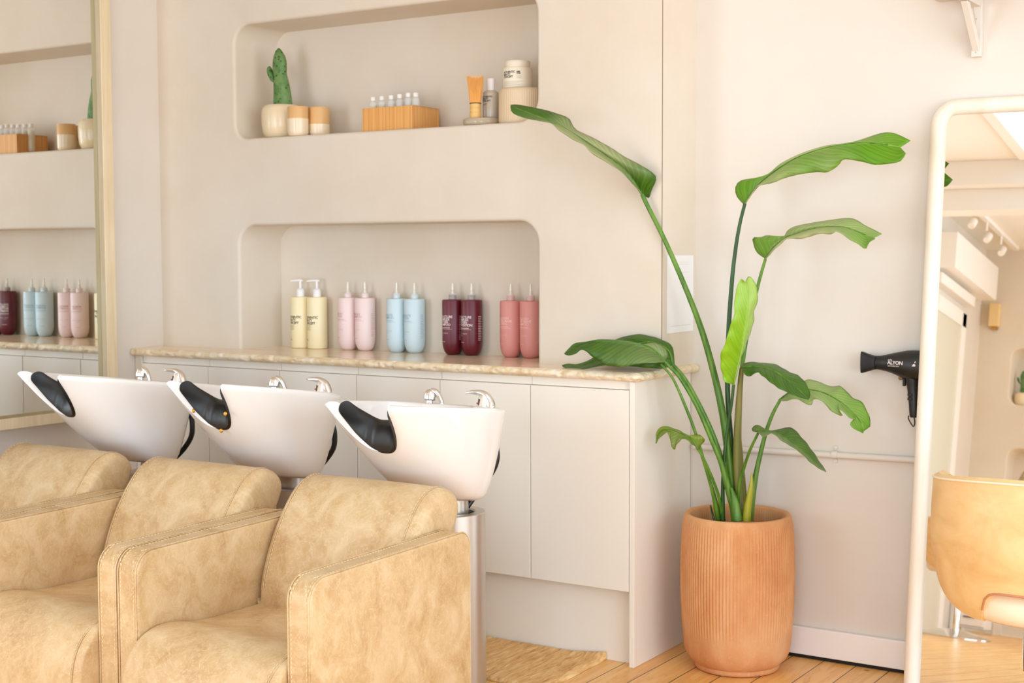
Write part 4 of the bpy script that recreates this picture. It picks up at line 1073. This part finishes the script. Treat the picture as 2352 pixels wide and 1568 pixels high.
# ------------------------------------------------------------------ hair dryer hanging on the alcove wall
def hair_dryer():
    Y = .350
    t = thing('hair_dryer', 'black hair dryer with white lettering hanging on the wall beside the standing mirror', 'hair dryer', (.745, Y, .935))
    s = .00129
    X = lambda u: .573+(u-1973)*s-.745
    Z = lambda v: .9265-(v-832)*.00126-.935
    def barrel(secs, n=32):
        rows = []
        for u, v0, v1, d in secs:
            zc, h = Z((v0+v1)/2), (v1-v0)/2*.00126
            rows.append([(X(u), d*h*math.sin(a), zc+h*math.cos(a)) for a in [2*PI*k/n for k in range(n)]])
        b = MB(); b.grid(rows, cv=True); b.ngon(rows[0][::-1]); b.ngon(rows[-1]); return b
    body = barrel([(2024, 814, 850, .84), (2030, 813, 851, .84), (2045, 809, 855, .84), (2062, 805, 862, .84), (2080, 801, 868, .84), (2096, 800, 871, .84), (2118, 800, 872, .84), (2132, 803, 870, .84), (2140, 808, 865, .84), (2142, 814, 859, .84)]).build('barrel', M_bplastic, t, smooth=50)
    b = barrel([(2142, 815, 858, .84), (2147, 818, 855, .84), (2148, 825, 848, .84)]); b.build('rear_grille', M_bplastic2, t, smooth=50)
    barrel([(2008, 816.5, 847.5, .84), (2021, 815.5, 849, .84), (2024, 815, 849.5, .84)]).build('nozzle_ring', M_bplastic2, t, smooth=40)
    rows = []
    for u, v0, v1, d in ((1974, 807, 858, .012), (1978, 808, 857.5, .012), (1992, 813, 853, .016), (2003, 816, 849, .019), (2009, 817, 848, .0195)):
        rows.append([(X(u), d*math.copysign(abs(math.sin(a))**.6, math.sin(a)), Z((v0+v1)/2)+(v1-v0)/2*.00126*math.copysign(abs(math.cos(a))**.6, math.cos(a))) for a in [2*PI*k/36 for k in range(36)]])
    b = MB(); b.grid(rows, cv=True); b.ngon(rows[0][::-1]); b.ngon(rows[-1]); b.build('nozzle', M_bplastic2, t, smooth=50)
    P = spline([(X(2095), 0, Z(862)), (X(2096), 0, Z(885)), (X(2098), 0, Z(910)), (X(2099), 0, Z(935)), (X(2099), 0, Z(955))], 20)
    b = MB(); b.tube([tuple(p) for p in P], [.0235, .023, .0225, .0218, .021, .0205, .02, .0197, .0194, .019, .0188, .0186, .0184, .018, .0178, .0175, .017, .0165, .016, .014], 16, flat=.85); hd = b.build('handle', M_bplastic, t, smooth=60)
    b = MB(); b.box(X(2071), X(2077), -.007, .007, Z(884), Z(866)); b.build('trigger_guard', M_bplastic2, hd, smooth=0, bevel=.002)
    b = MB(); b.lathe([(0, -.006), (.0062, -.006), (.0066, 0), (.0062, .006), (0, .006)], 20, (X(2066), 0, Z(865.5)), cap=False, axis='y'); b.build('knob', mat('bronze_knob', (96, 76, 48), .3, .8), t, smooth=40)
    for dz in (0, .012):
        b = MB(); b.box(X(2086), X(2096), -.0208, -.018, Z(905)-dz, Z(899)-dz); b.build('switch', M_bplastic2, hd, smooth=0, bevel=.001)
    b = MB(); b.tube(spline([(X(2085), 0, Z(952)), (X(2084), 0, Z(958)), (X(2089), 0, Z(968)), (X(2096), 0, Z(977)), (X(2099), 0, Z(968)), (X(2097), 0, Z(955))], 20), .0017, 8); b.build('hanging_loop', M_bplastic, hd, smooth=60)
    V, F = text_mesh('ALYON', .0150, spacing=.95, bold=.0003)
    V2, F2 = text_mesh('parlux', .0052, bold=.0001)
    V3, F3 = text_mesh('AIR IONIZER TECH', .0042, bold=.0001)
    def onbarrel(V, x0, z0):
        out = []
        for p in V:
            x, z = x0+p[0], z0+p[1]; u = (x+.745-.573)/s+1973
            h = np.interp(u, [2024, 2045, 2062, 2080, 2096], [18, 23, 28.5, 33.5, 35.5])*.00126; zc = Z(np.interp(u, [2024, 2062, 2096], [832, 833.5, 835.5]))
            out.append((x, -.84*math.sqrt(max(1e-6, h*h-(z-zc)**2))-.0007, z))
        return out
    b = MB(); b.add(onbarrel(V, X(2040), Z(833)), F); b.add(onbarrel(V2, X(2041), Z(824)), F2); b.add(onbarrel(V3, X(2041), Z(838)), F3)
    b.build('lettering', M_whiteink, body, smooth=0)
    b = MB(); q = [(X(2099), 0, Z(835)), (X(2107), 0, Z(835)), (X(2107), 0, Z(822))]; b.add(onbarrel([(p[0], p[2]) for p in q], 0, 0), [(0, 1, 2)]); b.build('white_mark', M_whiteink, body, smooth=0)
    b = MB(); b.box(X(2100), X(2135), .018, YA-Y-.0015, Z(862), Z(845)); b.build('wall_holder', M_bplastic2, t, smooth=0, bevel=.002)
hair_dryer()

# ------------------------------------------------------------------ salon chairs
M_shell = mat('honey_leather', (232, 186, 122), .42); _t = NT(M_shell); _v = _t.coord((1, 1, 1.4), (.2, .1, .4))
_t.col(_t.mix(_t.math('MULTIPLY', _t.noise(_v, 30, 4, .6, 1.2), .3), _t.ramp(_t.noise(_v, 7, 5, .6, .8), [(.3, (216, 166, 100)), (.52, (230, 188, 126)), (.72, (238, 204, 150))]), (242, 214, 168)))
M_inner = mat('pale_leather', (244, 222, 192), .45)
def salon_chair(x, y, rz, label):
    t = thing('salon_chair', label, 'chair', (x, y, 0), rz, 'salon chairs')
    a, bb = .25, .20
    zt0, zb0, zop = .716, .392, .470
    def wall(th, off=0):
        if abs(th) <= PI/2: return (a+off)*math.sin(th), -(bb+off)*math.cos(th)
        return math.copysign(a+off, th), (abs(th)-PI/2)*.22
    NT_, NZ = 84, 26
    ths = np.linspace(-2.35, 2.35, NT_)
    def zlim(th):
        q = abs(th)
        top = zt0+.010*math.cos(min(q, PI/2)*2) if q < PI/2 else zt0-.010-.10*min(1, (q-PI/2)/.75)**2
        bot = zb0+.0 if q < .45 else zb0+.105*min(1, (q-.45)/1.05)**2.2
        return bot, top
    def opening(th):
        q = abs(th)/.46
        return zop-(zop-zb0)*q**6*1.0 if q < 1 else None
    outr, innr = [], []
    for th in ths:
        bo, to = zlim(th); op = opening(th)
        z0 = op if op else bo
        ro, ri = [], []
        for k in range(NZ):
            s = k/(NZ-1); z = z0+(to-z0)*s
            g = (z-zb0)/(zt0-zb0); bulge = .006*math.sin(PI*min(1, max(0, g)))-.05*(1-min(1, g*1.3+.15))**2
            e = .008*(1 if 0 < k < NZ-1 else .3)
            xo, yo = wall(th, bulge); xi, yi = wall(th, bulge-.028)
            ro.append((xo, yo, z)); ri.append((xi, yi, z))
        outr.append(ro); innr.append(ri)
    b = MB()
    ring = [[o[k] for k in range(NZ)]+[((o[-1][0]+i[-1][0])/2, (o[-1][1]+i[-1][1])/2, o[-1][2]+.010)]+[i[k] for k in range(NZ-1, -1, -1)]+[((o[0][0]+i[0][0])/2, (o[0][1]+i[0][1])/2, o[0][2]-.004)] for o, i in zip(outr, innr)]
    b.grid(ring, cv=True); b.ngon(ring[0][::-1]); b.ngon(ring[-1])
    sh = b.build('shell', M_shell, t, smooth=50)
    b = MB(); b.tube([(o[-1][0], o[-1][1], o[-1][2]+.001) for o in outr], .0028, 8); b.build('piping', M_inner, sh, smooth=60)
    b = MB(); b.tube([(outr[k][0][0], outr[k][0][1]-.001, outr[k][0][2]) for k in range(NT_) if opening(ths[k])], .0028, 8); b.build('opening_trim', mat('red_brown_trim', (196, 130, 92), .5), sh, smooth=60)
    b = MB(); b.lathe([(0, .385), (.16, .385), (.185, .395), (.195, .415), (.195, .44), (.185, .458), (.16, .466), (0, .47)], 40, (0, .02, 0), cap=False); b.build('seat', M_inner, t, smooth=50)
    b = MB(); b.lathe([(.03, .05), (.03, .24), (.04, .245), (.04, .383)], 24, (0, .02, 0)); b.build('column', M_chrome, t, smooth=40)
    b = MB(); b.lathe([(.22, .0006), (.22, .008), (.20, .016), (.05, .05), (0, .05)], 40, (0, .02, 0), cap=False); b.build('base', M_chrome, t, smooth=40)
    return t
sc_ = salon_chair(1.222, -.25, 0, 'honey leather salon chair facing the standing mirror, cut by the right edge of the picture')
s2 = dup(sc_); s2.location = (-.40, -4.75, 0); s2.rotation_euler = (0, 0, 2.7); s2['label'] = 'honey leather salon chair seen only in the standing mirror'

# ------------------------------------------------------------------ what the standing mirror shows of the room behind the camera
t = thing('drawer_unit', 'white drawer unit by the far wall, seen in the standing mirror', 'drawer unit', (-.63, -5.98, 0))
b = MB(); b.box(-.11, .11, -.18, .0, .03, .42); b.build('carcass', M_trim, t, smooth=0, bevel=.003)
for k in range(3):
    b = MB(); b.box(-.10, .10, .001, .012, .05+.12*k, .16+.12*k); d = b.build('drawer', M_trim, t, smooth=0, bevel=.002)
    b = MB(); b.box(-.04, .04, .012, .022, .105+.12*k, .112+.12*k); b.build('handle', M_bplastic, d, smooth=0)
b = MB(); b.box(-.115, .115, -.185, .014, .0006, .03); b.build('base', M_chrome, t, smooth=0)
t = thing('wall_sconce', 'small cream wall sconce reflected high in the standing mirror', 'lamp', (-.665, YF, 2.20))
b = MB(); b.box(-.035, .035, .0015, .06, 0, .17); b.build('shade', mat('cream_shade', (238, 206, 150), .6), t, smooth=0, bevel=.004)
b = MB(); b.box(-.02, .02, .001, .03, -.02, .0); b.build('mount', M_brass, t, smooth=0)
cactus_pot(-.455, YF-.11, 1.6405, .80, 'small cactus in a cream pot reflected at the right edge of the standing mirror').rotation_euler = (0, 0, 0)
t = thing('track_light', 'white ceiling spot track reflected in the standing mirror', 'lamp', (-.53, -4.6, ZC))
b = MB(); b.box(-.018, .018, -1.5, .35, -.03, -.001); b.build('track', M_trim, t, smooth=0)
for k, y in enumerate((.15, -.25, -.65, -1.05)):
    b = MB(); b.tube([(0, y, -.03), (0, y, -.09)], .008, 10); s_ = b.build('spot_arm', M_trim, t, smooth=50)
    b = MB(); b.lathe([(.022, 0), (.026, .02), (.026, .07), (0, .08)], 18, (0, 0, 0)); Rq = Matrix.Rotation(.9, 4, 'X'); b.v = [tuple(Rq @ Vector(p)+Vector((0, y-.02, -.15))) for p in b.v]; b.build('spot_head', M_trim, s_, smooth=40)
